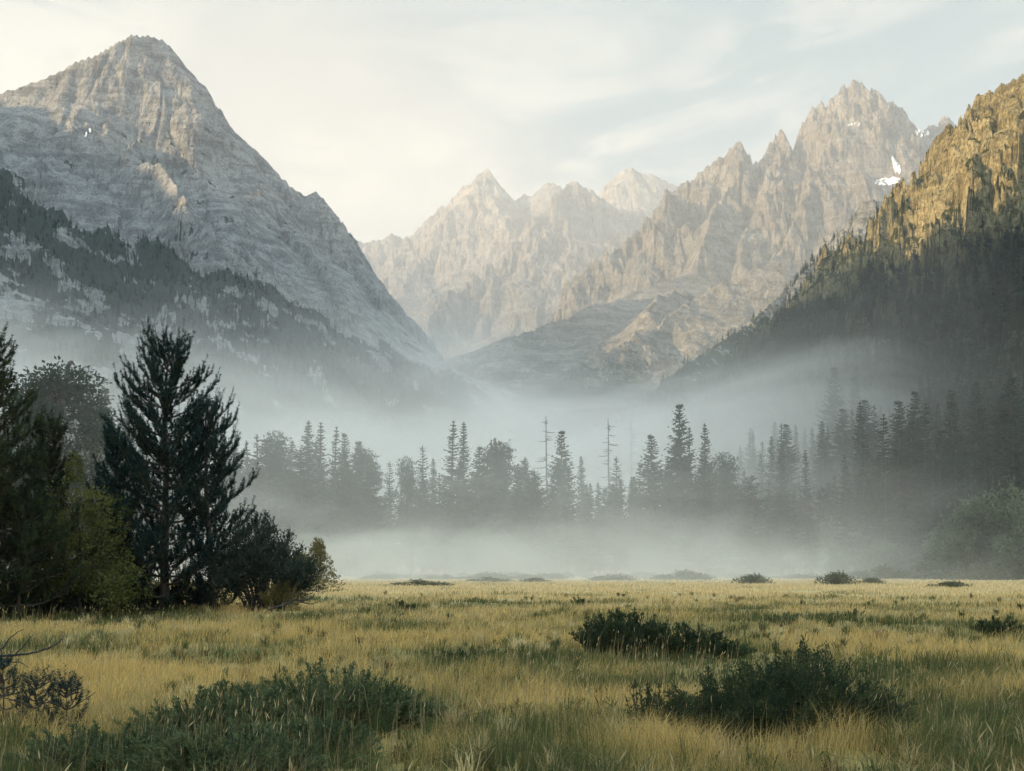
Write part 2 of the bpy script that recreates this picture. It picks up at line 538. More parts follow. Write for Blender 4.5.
# the tall massif right of the middle
tall_ridges = [
    Ridge([(575, 275, 3150), (610, 250, 3180), (640, 226, 3220), (652, 212, 3230), (664, 197, 3240), (672, 190, 3240), (690, 180, 3250), (700, 172, 3250), (712, 163, 3250), (724, 154, 3250), (735, 141, 3250),
           (740, 140, 3250), (748, 152, 3260), (758, 160, 3270), (766, 158, 3280), (770, 136, 3290), (776, 133, 3300), (782, 127, 3300), (787, 138, 3310), (794, 146, 3320),
           (800, 124, 3330), (812, 108, 3340), (822, 102, 3350), (830, 99, 3350), (838, 92, 3350), (842, 82, 3350), (848, 83, 3350), (853, 79, 3350), (862, 82, 3350),
           (866, 93, 3350), (873, 88, 3350), (879, 92, 3350), (886, 99, 3350), (894, 104, 3350), (902, 116, 3350), (910, 128, 3350), (917, 140, 3350), (926, 128, 3400), (936, 121, 3400), (946, 116, 3400),
           (954, 124, 3400), (980, 130, 3400), (1060, 150, 3400), (1200, 170, 3400)], 1.75, 26, 34, 61, 0.26, 80),
    Ridge([(737, 144, 3250), (726, 178, 3120), (716, 212, 3000), (704, 240, 2920), (692, 262, 2860), (686, 280, 2800)], 1.7, 12, 40, 62, 0.22, 70),
    Ridge([(783, 130, 3300), (772, 180, 3130), (752, 222, 2980), (742, 252, 2880)], 1.5, 12, 40, 63, 0.24, 70),
    Ridge([(846, 84, 3350), (826, 140, 3200), (806, 190, 3050), (792, 232, 2920), (780, 262, 2800)], 1.5, 12, 40, 64, 0.24, 80),
    Ridge([(874, 92, 3350), (880, 150, 3200), (878, 200, 3050), (860, 240, 2900)], 1.5, 12, 40, 65, 0.24, 80),
    Ridge([(690, 182, 3250), (668, 225, 3120), (655, 262, 2980), (640, 290, 2800)], 1.4, 12, 40, 66, 0.24, 80),
    # slabs and scree at its foot
    Ridge([(690, 272, 2750), (640, 290, 2600), (590, 308, 2450), (540, 326, 2300), (490, 344, 2150), (462, 372, 2000)], 0.62, 6, 60, 67, 0.03, 90, rough=0.13),
    Ridge([(770, 262, 2500), (720, 286, 2350), (670, 312, 2150), (620, 340, 1950), (580, 368, 1800)], 0.85, 8, 60, 68, 0.05, 80, rough=0.17),
    Ridge([(700, 282, 2350), (660, 292, 2250), (640, 305, 2150)], 0.9, 8, 50, 69, 0.05, 70, rough=0.15),
]
mountain('mountain_tall', 'tall jagged granite massif with small snow patches right of the middle', tall_ridges, 420, 1150, 1500, 3900, 800, 460,
         rock_tall, 58, 170, 180, block=1.3)

# the wooded spur in front of it
spur_ridges = [
    Ridge([(1050, 150, 1750), (960, 176, 1720), (900, 196, 1690), (884, 201, 1680), (872, 199, 1680), (862, 201, 1680), (852, 214, 1670), (846, 226, 1660), (836, 240, 1650), (822, 257, 1630), (806, 270, 1600),
           (790, 287, 1560), (770, 304, 1500), (740, 330, 1430), (700, 354, 1340), (650, 390, 1240), (590, 450, 1130), (550,520,1050)], 1.2, 6, 26, 81, 0.2, 46),
    Ridge([(850, 220, 1660), (812, 282, 1500), (776, 322, 1380), (740, 352, 1280), (700, 386, 1180)], 1.1, 6, 30, 82, 0.18, 40),
]
mountain('mountain_spur', 'dark wooded rock spur between the lit crag and the tall massif', spur_ridges, 560, 1150, 900, 2000, 640, 300, rock_spur, 20, 90, 220)

# the crag on the right with the sun on it, and the wooded slope under it
crag_ridges = [
    Ridge([(1500, -120, 820), (1260, -20, 900), (1130, 28, 980), (1070, 52, 1020), (1030, 70, 1050), (1020, 72, 1055), (1006, 79, 1070), (994, 88, 1080), (978, 94, 1090), (968, 108, 1100), (954, 118, 1110),
           (940, 132, 1120), (926, 150, 1130), (914, 168, 1135), (904, 190, 1140), (893, 212, 1140), (884, 238, 1135), (872, 258, 1130), (860, 272, 1120),
           (838, 292, 1090), (806, 316, 1050), (770, 342, 1000), (732, 374, 950), (690, 412, 890), (640, 480, 820), (600, 545, 780)], 1.55, 9, 22, 91, 0.34, 40),
    Ridge([(980, 96, 1090), (962, 160, 1030), (944, 205, 985), (920, 250, 930), (880, 300, 860), (840, 350, 790)], 1.35, 8, 22, 92, 0.3, 34),
    Ridge([(1040, 66, 1045), (1022, 130, 985), (1000, 185, 930), (985, 240, 860), (960, 300, 780)], 1.35, 8, 22, 93, 0.3, 34),
    Ridge([(1180, 60, 900), (1120, 170, 780), (1070, 270, 640), (1024, 350, 520)], 1.0, 4, 20, 94, 0.15, 30),
]
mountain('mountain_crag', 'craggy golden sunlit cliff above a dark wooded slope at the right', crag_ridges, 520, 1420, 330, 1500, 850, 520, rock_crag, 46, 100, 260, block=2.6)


def terrain_z(x, y):
    """height of the ground or hillside under (x, y)"""
    x = np.asarray(x, float); y = np.asarray(y, float)
    h = ground_z(x, y)
    for n in ('mountain_left', 'mountain_spur', 'mountain_crag'):
        r, de, wl, se, bl = MOUNTAINS[n][:5]
        h = np.maximum(h, height(x, y, r, de, wl, se, bl))
    return h


# ------------------------------------------------------------------ valley floor
def ground_z(x, y):
    x = np.asarray(x, float); y = np.asarray(y, float)
    r = np.hypot(x, y)
    near = np.clip(1 - r / 120.0, 0, 1)
    z = 0.16 * fbm(x / 9.0, y / 9.0, 900, 4) * (0.35 + near) + 0.05 * fbm(x / 1.3, y / 1.3, 905, 3) * near
    rise = np.clip((y - 235 - 0.10 * np.abs(x - 40)) / 500.0, 0, 1)
    z = z + 34 * rise ** 1.25 * np.clip(0.35 + np.abs(x - 60) / 260.0, 0.35, 1.6)
    return z
def py_(t, pos):
    q = N(t, 'ShaderNodeSeparateXYZ'); L(t, pos, q.inputs[0])
    return q.outputs[1]


def meadow_material():
    m, t, o = material('meadow_soil')
    g = N(t, 'ShaderNodeNewGeometry')
    pos = g.outputs['Position']
    a = noise(t, pos, 0.09, 5, 0.6, 0.5)
    b = noise(t, pos, 1.4, 6, 0.65)
    c = mixc(t, maprange(t, a, 0.40, 0.62, 0, 1, True), (0.30, 0.225, 0.095), (0.13, 0.125, 0.045))
    c = mixc(t, maprange(t, b, 0.35, 0.7, 0, 0.7), c, (0.17, 0.13, 0.055))
    pz = N(t, 'ShaderNodeSeparateXYZ'); L(t, pos, pz.inputs[0])
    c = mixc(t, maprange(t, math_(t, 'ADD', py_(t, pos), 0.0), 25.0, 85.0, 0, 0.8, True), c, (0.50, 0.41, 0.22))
    far = maprange(t, pz.outputs[2], 1.0, 5.0, 0, 1, True)
    c = mixc(t, far, c, (0.045, 0.055, 0.030))
    bs = N(t, 'ShaderNodeBsdfPrincipled', i_Roughness=1.0)
    bs.inputs['Specular IOR Level'].default_value = 0.0
    L(t, c, bs.inputs['Base Color'])
    bp = N(t, 'ShaderNodeBump', i_Strength=0.6, i_Distance=0.1)
    L(t, b, bp.inputs['Height']); L(t, bp.outputs[0], bs.inputs['Normal'])
    L(t, bs.outputs[0], o.inputs[0])
    return m


gd = np.concatenate([np.geomspace(0.8, 420, 330), np.geomspace(440, 9000, 60)])
ga = np.linspace(-1.0, 1.0, 500)
# a full disc round the camera: fine in view, coarse behind
ang = np.concatenate([np.linspace(-math.pi, -0.75, 60, endpoint=False), np.linspace(-0.75, 0.75, 520), np.linspace(0.75, math.pi, 60)[1:]])
A_, D_ = np.meshgrid(ang, gd, indexing='ij')
gx, gy = np.sin(A_) * D_, np.cos(A_) * D_
gz = ground_z(gx, gy)
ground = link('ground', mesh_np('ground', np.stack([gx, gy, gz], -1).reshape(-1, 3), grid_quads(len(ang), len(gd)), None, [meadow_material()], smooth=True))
tag(ground, 'golden dry grass meadow floor running to the valley end', 'meadow', None, 'structure')

# ------------------------------------------------------------------ air: even haze, and the fog that lies in the valley
def box_mesh(name, x0, x1, y0, y1, z0, z1):
    v = [(x, y, z) for x in (x0, x1) for y in (y0, y1) for z in (z0, z1)]
    q = [(0, 1, 3, 2), (4, 6, 7, 5), (0, 4, 5, 1), (2, 3, 7, 6), (0, 2, 6, 4), (1, 5, 7, 3)]
    return mesh_np(name, v, q)


HAZE_DENSITY = 0.5e-4
m, t, o = material('haze_air')
pv = N(t, 'ShaderNodeVolumePrincipled')
pv.inputs['Color'].default_value = (0.92, 0.95, 0.97, 1)
pv.inputs['Density'].default_value = HAZE_DENSITY
pv.inputs['Anisotropy'].default_value = 0.25
L(t, pv.outputs[0], o.inputs['Volume'])
hb = link('haze', box_mesh('haze', -9500, 9500, -9500, 9500, -60, 1900))
hb.data.materials.append(m)
tag(hb, 'pale blue haze filling the valley air', 'haze', None, 'stuff')


# the thicker air far up the valley, round the distant peaks
m, t, o = material('far_air')
pv = N(t, 'ShaderNodeVolumePrincipled')
pv.inputs['Color'].default_value = (0.95, 0.96, 0.96, 1)
pv.inputs['Density'].default_value = 1.5e-4
pv.inputs['Anisotropy'].default_value = 0.25
L(t, pv.outputs[0], o.inputs['Volume'])
fm = link('valley_mist', box_mesh('valley_mist', -2600, 3800, 1900, 7200, -50, 1850))
fm.data.materials.append(m)
tag(fm, 'pale thicker air in front of the far peaks', 'mist', None, 'stuff')


def fog(name, label, x0, x1, y0, y1, z0, z1, dens, scale, thr, zfall, rate, seed, lee=None):
    m, t, o = material(name + '_air')
    g = N(t, 'ShaderNodeTexCoord')
    pos = g.outputs['Object']
    s = N(t, 'ShaderNodeSeparateXYZ'); L(t, pos, s.inputs[0])
    n = noise(t, mapping(t, pos, scale=(1 / scale, 1 / scale, 2.2 / scale), loc=(seed, seed * 1.7, 0)), 1.0, 5.0, 0.58, 0.9)
    # patchy: thinner high up, dense on the floor
    h = maprange(t, s.outputs[2], z0, z1, 0.0, 1.0)
    lim = math_(t, 'MULTIPLY_ADD', math_(t, 'POWER', h, zfall), thr[1] - thr[0], thr[0])
    d = math_(t, 'SUBTRACT', n, lim)
    d = maprange(t, d, 0.0, 0.17, 0.0, 1.0, True)
    xm, ym = (x1 - x0) * 0.22, (y1 - y0) * 0.22
    for out, a, b, w in ((s.outputs[0], x0, x1, xm), (s.outputs[1], y0, y1, ym)):
        d = math_(t, 'MULTIPLY', d, maprange(t, out, a, a + w, 0, 1, True))
        d = math_(t, 'MULTIPLY', d, maprange(t, out, b - w, b, 1, 0, True))
    if lee:      # the wooded slope on the right keeps the fog off
        sh = math_(t, 'SUBTRACT', s.outputs[0], math_(t, 'MULTIPLY', s.outputs[1], lee[0]))
        d = math_(t, 'MULTIPLY', d, maprange(t, sh, lee[1], lee[2], 1, lee[3], True))
    d = math_(t, 'MULTIPLY', d, maprange(t, h, 0.6, 1.0, 1, 0, True))
    d = math_(t, 'MULTIPLY', d, dens)
    pv = N(t, 'ShaderNodeVolumePrincipled')
    pv.inputs['Color'].default_value = (1.0, 0.955, 0.905, 1)
    pv.inputs['Anisotropy'].default_value = 0.1
    L(t, d, pv.inputs['Density'])
    L(t, pv.outputs[0], o.inputs['Volume'])
    m.cycles.volume_step_rate = rate
    ob = link(name, box_mesh(name, x0, x1, y0, y1, z0, z1))
    ob.data.materials.append(m)
    tag(ob, label, 'fog', None, 'stuff')
    return ob


fog('fog', 'thick pale fog bank lying behind the tree line under the mountains', -800, 430, 340, 1500, -5, 172, 0.0115, 220, (0.22, 0.64), 1.3, 0.3, 3.0, (0.15, -40, 200, 0.0))
fog('mist', 'low white mist drifting over the far edge of the meadow', -230, 260, 115, 345, -1, 29, 0.0125, 55, (0.32, 0.68), 1.0, 0.4, 9.0, (0.18, -10, 55, 0.35))
fog('thin_mist', 'thin veil of mist round the conifers and behind the black pines', -330, 210, 48, 460, -1, 60, 0.0023, 90, (0.18, 0.60), 1.1, 0.45, 21.0, (0.12, -10, 60, 0.12))
# ------------------------------------------------------------------ plant building blocks
def unit(v):
    return v / (np.linalg.norm(v, axis=-1, keepdims=True) + 1e-9)


def leaf_tris(c, d, ln, w, rng):
    """one slim triangle per leaf or needle: base c, direction d"""
    n = len(c)
    d = unit(d)
    side = unit(np.cross(d, rng.normal(size=(n, 3)))) * (np.broadcast_to(w, (n,))[:, None] * 0.5)
    tip = c + d * np.broadcast_to(ln, (n,))[:, None]
    V = np.stack([c - side, c + side, tip], 1).reshape(-1, 3)
    return V, np.arange(n * 3).reshape(n, 3)


def leaf_quads(c, d, ln, w, rng):
    """one pointed oval leaf (a rhombus, a little folded) per entry"""
    n = len(c)
    d = unit(d)
    ln = np.broadcast_to(ln, (n,))[:, None]
    side = unit(np.cross(d, rng.normal(size=(n, 3))))
    nrm = np.cross(d, side)
    mid = c + d * ln * 0.45 - nrm * ln * 0.10
    sw = side * (np.broadcast_to(w, (n,))[:, None] * 0.5)
    V = np.stack([c, mid + sw, c + d * ln, mid - sw], 1).reshape(-1, 3)
    return V, np.arange(n * 4).reshape(n, 4)


def tubes(P0, P1, r0, r1, sides=4):
    """tapered prisms between point pairs"""
    P0 = np.asarray(P0, float); P1 = np.asarray(P1, float)
    n = len(P0)
    ax = unit(P1 - P0)
    ref = np.where(np.abs(ax[:, 2:3]) > 0.9, np.array([[1.0, 0, 0]]), np.array([[0, 0, 1.0]]))
    u = unit(np.cross(ax, ref)); v = np.cross(ax, u)
    a = np.arange(sides) * 2 * math.pi / sides
    ring = u[:, None, :] * np.cos(a)[None, :, None] + v[:, None, :] * np.sin(a)[None, :, None]
    r0 = np.broadcast_to(r0, (n,))[:, None, None]; r1 = np.broadcast_to(r1, (n,))[:, None, None]
    A = P0[:, None, :] + ring * r0
    B = P1[:, None, :] + ring * r1
    V = np.concatenate([A, B], 1).reshape(-1, 3)
    base = np.arange(n)[:, None] * (2 * sides)
    k = np.arange(sides)
    Q = np.stack([base + k, base + (k + 1) % sides, base + sides + (k + 1) % sides, base + sides + k], -1).reshape(-1, 4)
    return V, Q


class Geo:
    """collects quads and triangles for one mesh, one material each"""
    def __init__(self):
        self.v = []; self.q = []; self.t = []; self.n = 0

    def add(self, V, f):
        f = np.asarray(f) + self.n
        (self.q if f.shape[1] == 4 else self.t).append(f)
        self.v.append(V); self.n += len(V)

    def mesh(self, name, mat, smooth=False):
        return mesh_np(name, np.concatenate(self.v), np.concatenate(self.q) if self.q else None,
                       np.concatenate(self.t) if self.t else None, [mat], smooth=smooth)


def path_tubes(geo, pts, r0, r1, sides=5):
    pts = np.asarray(pts, float)
    k = np.linspace(0, 1, len(pts))
    r = r0 + (r1 - r0) * k
    V, Q = tubes(pts[:-1], pts[1:], r[:-1], r[1:], sides)
    geo.add(V, Q)


def leaf_material(name, col, col2, trans=0.25, scale=3.0, thr=(0.40, 0.62), fleck=None):
    m, t, o = material(name)
    g = N(t, 'ShaderNodeTexCoord')
    n = noise(t, g.outputs['Object'], scale, 3.0, 0.6)
    c = mixc(t, maprange(t, n, thr[0], thr[1], 0, 1, True), col, col2)
    if fleck:      # single yellowed or young leaves
        fn = noise(t, g.outputs['Object'], scale * 9.0, 2.0, 0.5)
        c = mixc(t, maprange(t, fn, 0.60, 0.70, 0, 0.85, True), c, fleck)
    d = N(t, 'ShaderNodeBsdfDiffuse'); L(t, c, d.inputs[0])
    tr = N(t, 'ShaderNodeBsdfTranslucent'); L(t, c, tr.inputs[0])
    mx = N(t, 'ShaderNodeMixShader', i_0=trans)
    L(t, d.outputs[0], mx.inputs[1]); L(t, tr.outputs[0], mx.inputs[2])
    L(t, mx.outputs[0], o.inputs[0])
    return m


def bark_material(name, col, col2, scale=6.0):
    m, t, o = material(name)
    g = N(t, 'ShaderNodeTexCoord')
    n = noise(t, mapping(t, g.outputs['Object'], scale=(1, 1, 0.2)), scale, 5.0, 0.65)
    c = mixc(t, maprange(t, n, 0.35, 0.65), col, col2)
    b = N(t, 'ShaderNodeBsdfPrincipled', i_Roughness=0.95)
    L(t, c, b.inputs['Base Color'])
    bp = N(t, 'ShaderNodeBump', i_Strength=0.7, i_Distance=0.03)
    L(t, n, bp.inputs['Height']); L(t, bp.outputs[0], b.inputs['Normal'])
    L(t, b.outputs[0], o.inputs[0])
    return m


M_BARK = bark_material('pine_bark', (0.050, 0.042, 0.036), (0.10, 0.085, 0.070))
M_DEAD = bark_material('dead_wood', (0.10, 0.095, 0.088), (0.20, 0.19, 0.175))
M_DARKWOOD = bark_material('dark_wood', (0.030, 0.028, 0.027), (0.07, 0.065, 0.06), 20)
M_PALE = bark_material('pale_stem', (0.22, 0.20, 0.17), (0.36, 0.34, 0.30))
M_FIR = leaf_material('fir_needles', (0.022, 0.040, 0.034), (0.044, 0.066, 0.048), 0.15, 0.35)
M_PINE = leaf_material('pine_needles', (0.025, 0.050, 0.051), (0.044, 0.072, 0.060), 0.15, 1.6)
M_PINE_WARM = leaf_material('pine_needles_olive', (0.034, 0.052, 0.034), (0.066, 0.082, 0.040), 0.2, 1.6)
M_OLIVE = leaf_material('olive_leaves', (0.085, 0.100, 0.036), (0.15, 0.155, 0.055), 0.3, 1.2)
M_WILLOW = leaf_material('willow_leaves', (0.105, 0.130, 0.095), (0.175, 0.195, 0.130), 0.25, 0.7)
M_FARBUSH = leaf_material('far_shrub_leaves', (0.10, 0.11, 0.065), (0.17, 0.165, 0.095), 0.25, 0.9)
M_BUSH = leaf_material('bush_leaves', (0.040, 0.056, 0.046), (0.075, 0.092, 0.068), 0.2, 2.5)
M_SAGE = leaf_material('sage_leaves', (0.076, 0.108, 0.056), (0.150, 0.178, 0.085), 0.2, 4.0, fleck=(0.26, 0.25, 0.09))
M_SHRUB = leaf_material('shrub_leaves', (0.040, 0.064, 0.038), (0.078, 0.098, 0.044), 0.25, 4.0, fleck=(0.20, 0.19, 0.07))
M_SHRUB_MID = leaf_material('shrub_leaves_dark', (0.040, 0.062, 0.036), (0.076, 0.096, 0.046), 0.25, 5.0)
M_GOLDBUSH = leaf_material('yellow_bush_leaves', (0.15, 0.13, 0.055), (0.24, 0.20, 0.085), 0.3, 1.5)
M_SLOPE = leaf_material('slope_needles', (0.015, 0.028, 0.026), (0.030, 0.046, 0.036), 0.1, 0.05)


def fir_geo(H, Rr, seed, spread=1.0, start=0.10, dens=1.0, gap=0.12, top_pow=0.9, droop=0.25):
    """trunk and crown of a distant fir or pine: whorls of drooping boughs, each a fan of sprays"""
    rng = np.random.default_rng(seed)
    tr = Geo()
    zs = np.linspace(0, H, 7)
    lean = rng.normal(0, 0.006 * H, 2)
    pts = np.stack([lean[0] * (zs / H) ** 2, lean[1] * (zs / H) ** 2, zs], 1)
    path_tubes(tr, pts, 0.013 * H, 0.0015 * H, 6)
    C, D, LN = [], [], []
    z = start * H
    while z < H * 0.985:
        u = z / H
        prof = (1 - u) ** top_pow * (1 - 0.35 * math.exp(-u * 9)) + 0.025
        nb = rng.integers(5, 8)
        for b in range(nb):
            if rng.random() < gap:
                continue
            az = rng.uniform(0, 2 * math.pi)
            l = Rr * prof * rng.uniform(0.6, 1.22)
            el = rng.uniform(-0.15, 0.15) - droop * (1 - u) + 0.45 * u
            rad = np.array([math.cos(az), math.sin(az), 0])
            n = max(3, int(l / 0.42 * dens))
            t = (np.arange(n) + rng.uniform(0, 1, n)) / n
            p = rad[None] * (l * t)[:, None]
            p[:, 2] += z + l * t * el + 0.22 * l * t ** 2
            p[:, 0] += lean[0] * u * u; p[:, 1] += lean[1] * u * u
            lat = np.array([-rad[1], rad[0], 0])
            for sgn in (-1, 1, 0):
                dd = rad[None] * 0.75 + lat[None] * sgn * rng.uniform(0.5, 1.1, (n, 1))
                dd = dd + np.array([0, 0, 1.0]) * rng.normal(-0.05, 0.35, (n, 1))
                C.append(p); D.append(dd)
                LN.append((0.28 + 0.42 * l * (1 - t) * 0.6) * rng.uniform(0.7, 1.3, n) * spread)
        z += H * 0.0165 * rng.uniform(0.7, 1.35) / dens ** 0.5
    # leader
    C = np.concatenate(C); D = np.concatenate(D); LN = np.concatenate(LN)
    cr = Geo()
    cr.add(*leaf_tris(C, D, LN, np.clip(LN * 0.62, 0.16, 0.7), rng))
    lead = np.stack([np.full(24, lean[0]), np.full(24, lean[1]), rng.uniform(0.94 * H, H * 0.995, 24)], 1)
    cr.add(*leaf_tris(lead, rng.normal(0, 0.6, (24, 3)) + np.array([0, 0, 0.7]), 0.012 * H, 0.006 * H, rng))
    return tr, cr


class Stems(list):
    pass


def lobed_geo(lobes, n_leaf, size, seed, trunk=None, stems=None, up=0.25):
    """a crown of uneven leaf clumps; lobes = (x, y, z, rx, rz)"""
    rng = np.random.default_rng(seed)
    cr = Geo()
    for (x, y, z, rx, rz) in lobes:
        n = int(n_leaf * rng.uniform(0.7, 1.3))
        d = unit(rng.normal(size=(n, 3)))
        rr = rng.uniform(0.35, 1.0, n) ** 0.5
        bump = 1 + 0.38 * np.sin(d[:, 0] * 5 + x * 3) * np.sin(d[:, 1] * 5 + z * 2) + 0.25 * np.sin(d[:, 2] * 9 + y)
        p = d * (rr * bump)[:, None] * np.array([rx, rx, rz]) + np.array([x, y, z])
        keep = p[:, 2] > 0.02
        p, d = p[keep], d[keep]
        dd = d + rng.normal(0, 0.6, d.shape) + np.array([0, 0, up])
        ln = size * rng.uniform(0.6, 1.4, len(p))
        cr.add(*leaf_quads(p, dd, ln, ln * 0.55, rng))
    tr = Geo(); sts = Stems()
    rng2 = np.random.default_rng(seed + 7)
    if trunk:
        h, r = trunk
        path_tubes(tr, np.stack([rng2.normal(0, 0.02 * h, 5).cumsum(), rng2.normal(0, 0.02 * h, 5).cumsum(), np.linspace(0, h, 5)], 1), r, r * 0.35, 6)
    for i in range(stems or 0):
        x, y, z, rx, rz = lobes[rng2.integers(len(lobes))]
        b = np.array([x * 0.25 + rng2.normal(0, 0.1), y * 0.25 + rng2.normal(0, 0.1), 0 if not trunk else trunk[0] * rng2.uniform(0.3, 0.9)])
        e = np.array([x, y, z]) + rng2.normal(0, 0.35, 3) * rx
        e[2] = max(e[2], 0.2 * z)
        k = np.linspace(0, 1, 5)[:, None]
        mid = b + (e - b) * k
        mid[:, 2] += 0.12 * z * np.sin(k[:, 0] * math.pi)
        if not trunk:
            tr = Geo(); sts.append(tr)
        path_tubes(tr, mid, 0.012 * z + 0.012, 0.004 * z + 0.004, 4)
    return (tr if trunk else sts), cr


def pine_geo(H, Rmax, seed, prof, whorl=0.42, k_needles=70, brush=(0.42, 0.085), up=(0.02, 0.85), nb=(4, 8), twig_gap=0.165, z0=0.012, one_sided=None, needle_w=0.020):
    """a near pine: every bough carries upturned bottle-brush shoots of needles"""
    rng = np.random.default_rng(seed)
    tr, br = Geo(), Geo()
    kz = np.linspace(0, 1, 10)
    bend = np.cumsum(rng.normal(0, 0.012 * H, (10, 2)), 0) * kz[:, None]
    tp = np.concatenate([bend, (kz * H)[:, None]], 1)
    path_tubes(tr, tp, 0.020 * H, 0.002 * H, 8)
    BP, BD, BL = [], [], []
    S0, S1, R0, R1 = [], [], [], []
    z = z0 * H
    while z < H * 0.975:
        u = z / H
        l0 = Rmax * float(np.interp(u, prof[0], prof[1]))
        c = np.array([np.interp(u, kz, bend[:, 0]), np.interp(u, kz, bend[:, 1]), z])
        n_b = rng.integers(*nb)
        az0 = rng.uniform(0, 7)
        for b in range(n_b):
            az = az0 + b * 2 * math.pi / n_b + rng.normal(0, 0.25)
            l = l0 * rng.choice([0.55, 0.8, 1.0, 1.15]) * rng.uniform(0.8, 1.12)
            if one_sided is not None:
                l *= 0.75 + 0.25 * math.cos(az - one_sided)
            e = up[0] + (up[1] - up[0]) * u ** 1.5 + rng.normal(0, 0.12)
            rad = np.array([math.cos(az), math.sin(az), 0.0])
            lat = np.array([-rad[1], rad[0], 0.0])
            cv = rng.uniform(0.25, 0.65) * (1 - 0.4 * u)
            sw = rng.normal(0, 0.12)

            def pt(t):
                t = np.asarray(t)[..., None]
                return c + rad * l * t * (1 - 0.12 * t) + lat * sw * l * t * t + np.array([0, 0, 1.0]) * l * (math.tan(e) * 0.55 * t + cv * t * t - 0.10 * t * (1 - t))
            k = np.linspace(0, 1, 6)
            q = pt(k)
            rr = 0.008 + 0.016 * l * (1 - k)
            S0.append(q[:-1]); S1.append(q[1:]); R0.append(rr[:-1]); R1.append(rr[1:])
            n = max(2, int(l / twig_gap))
            ts = np.clip(0.34 + 0.68 * (np.arange(n) + rng.uniform(0, 1, n)) / n, 0, 1)
            p = pt(ts)
            sg = np.where(np.arange(n) % 2 == 0, 1.0, -1.0)[:, None] * rng.uniform(0.3, 1.1, (n, 1))
            tl = rng.uniform(0.18, 0.55, n) * (0.5 + 0.5 * min(1, l / 1.5)) * (1.15 - 0.5 * ts)
            td = unit(rad * rng.uniform(0.4, 1.0, (n, 1)) + lat * sg + np.array([0, 0, 1.0]) * rng.uniform(0.05, 0.9, (n, 1)))
            pe = p + td * tl[:, None]
            S0.append(p); S1.append(pe); R0.append(np.full(n, 0.008)); R1.append(np.full(n, 0.004))
            upw = unit(td * 0.4 + np.array([0, 0, 1.0]) * rng.uniform(0.6, 1.5, (n, 1)))
            BP.append(pe - td * (tl * 0.45)[:, None]); BD.append(upw); BL.append(brush[0] * rng.uniform(0.7, 1.3, n))
            BP.append(p); BD.append(unit(td + upw)); BL.append(tl * 0.9)
            BP.append(pt(np.array([0.95]))); BD.append(unit(rad * 0.30 + lat * rng.normal(0, 0.15) + np.array([0, 0, 1.0]))[None]); BL.append(np.array([brush[0] * rng.uniform(1.3, 2.2)]))
        z += whorl * rng.uniform(0.7, 1.3) * (1 - 0.35 * u)
    BP.append(tp[-1][None] - np.array([[0, 0, 0.25]])); BD.append(np.array([[0, 0, 1.0]])); BL.append(np.array([0.5]))
    V, Q = tubes(np.concatenate(S0), np.concatenate(S1), np.concatenate(R0), np.concatenate(R1), 4)
    br.add(V, Q)
    BP = np.concatenate(BP); BD = np.concatenate(BD); BL = np.concatenate(BL)
    cr = Geo()
    n = len(BP)
    t = rng.uniform(0, 1, (n, k_needles))
    c = BP[:, None, :] + BD[:, None, :] * (BL[:, None] * t)[..., None]
    rv = rng.normal(size=(n, k_needles, 3))
    rv = unit(rv - BD[:, None, :] * (rv * BD[:, None, :]).sum(-1, keepdims=True))
    dd = BD[:, None, :] * rng.uniform(0.3, 1.0, (n, k_needles, 1)) + rv
    cr.add(*leaf_tris(c.reshape(-1, 3), dd.reshape(-1, 3), brush[1] * rng.uniform(0.8, 1.5, n * k_needles), needle_w, rng))
    return tr, br, cr


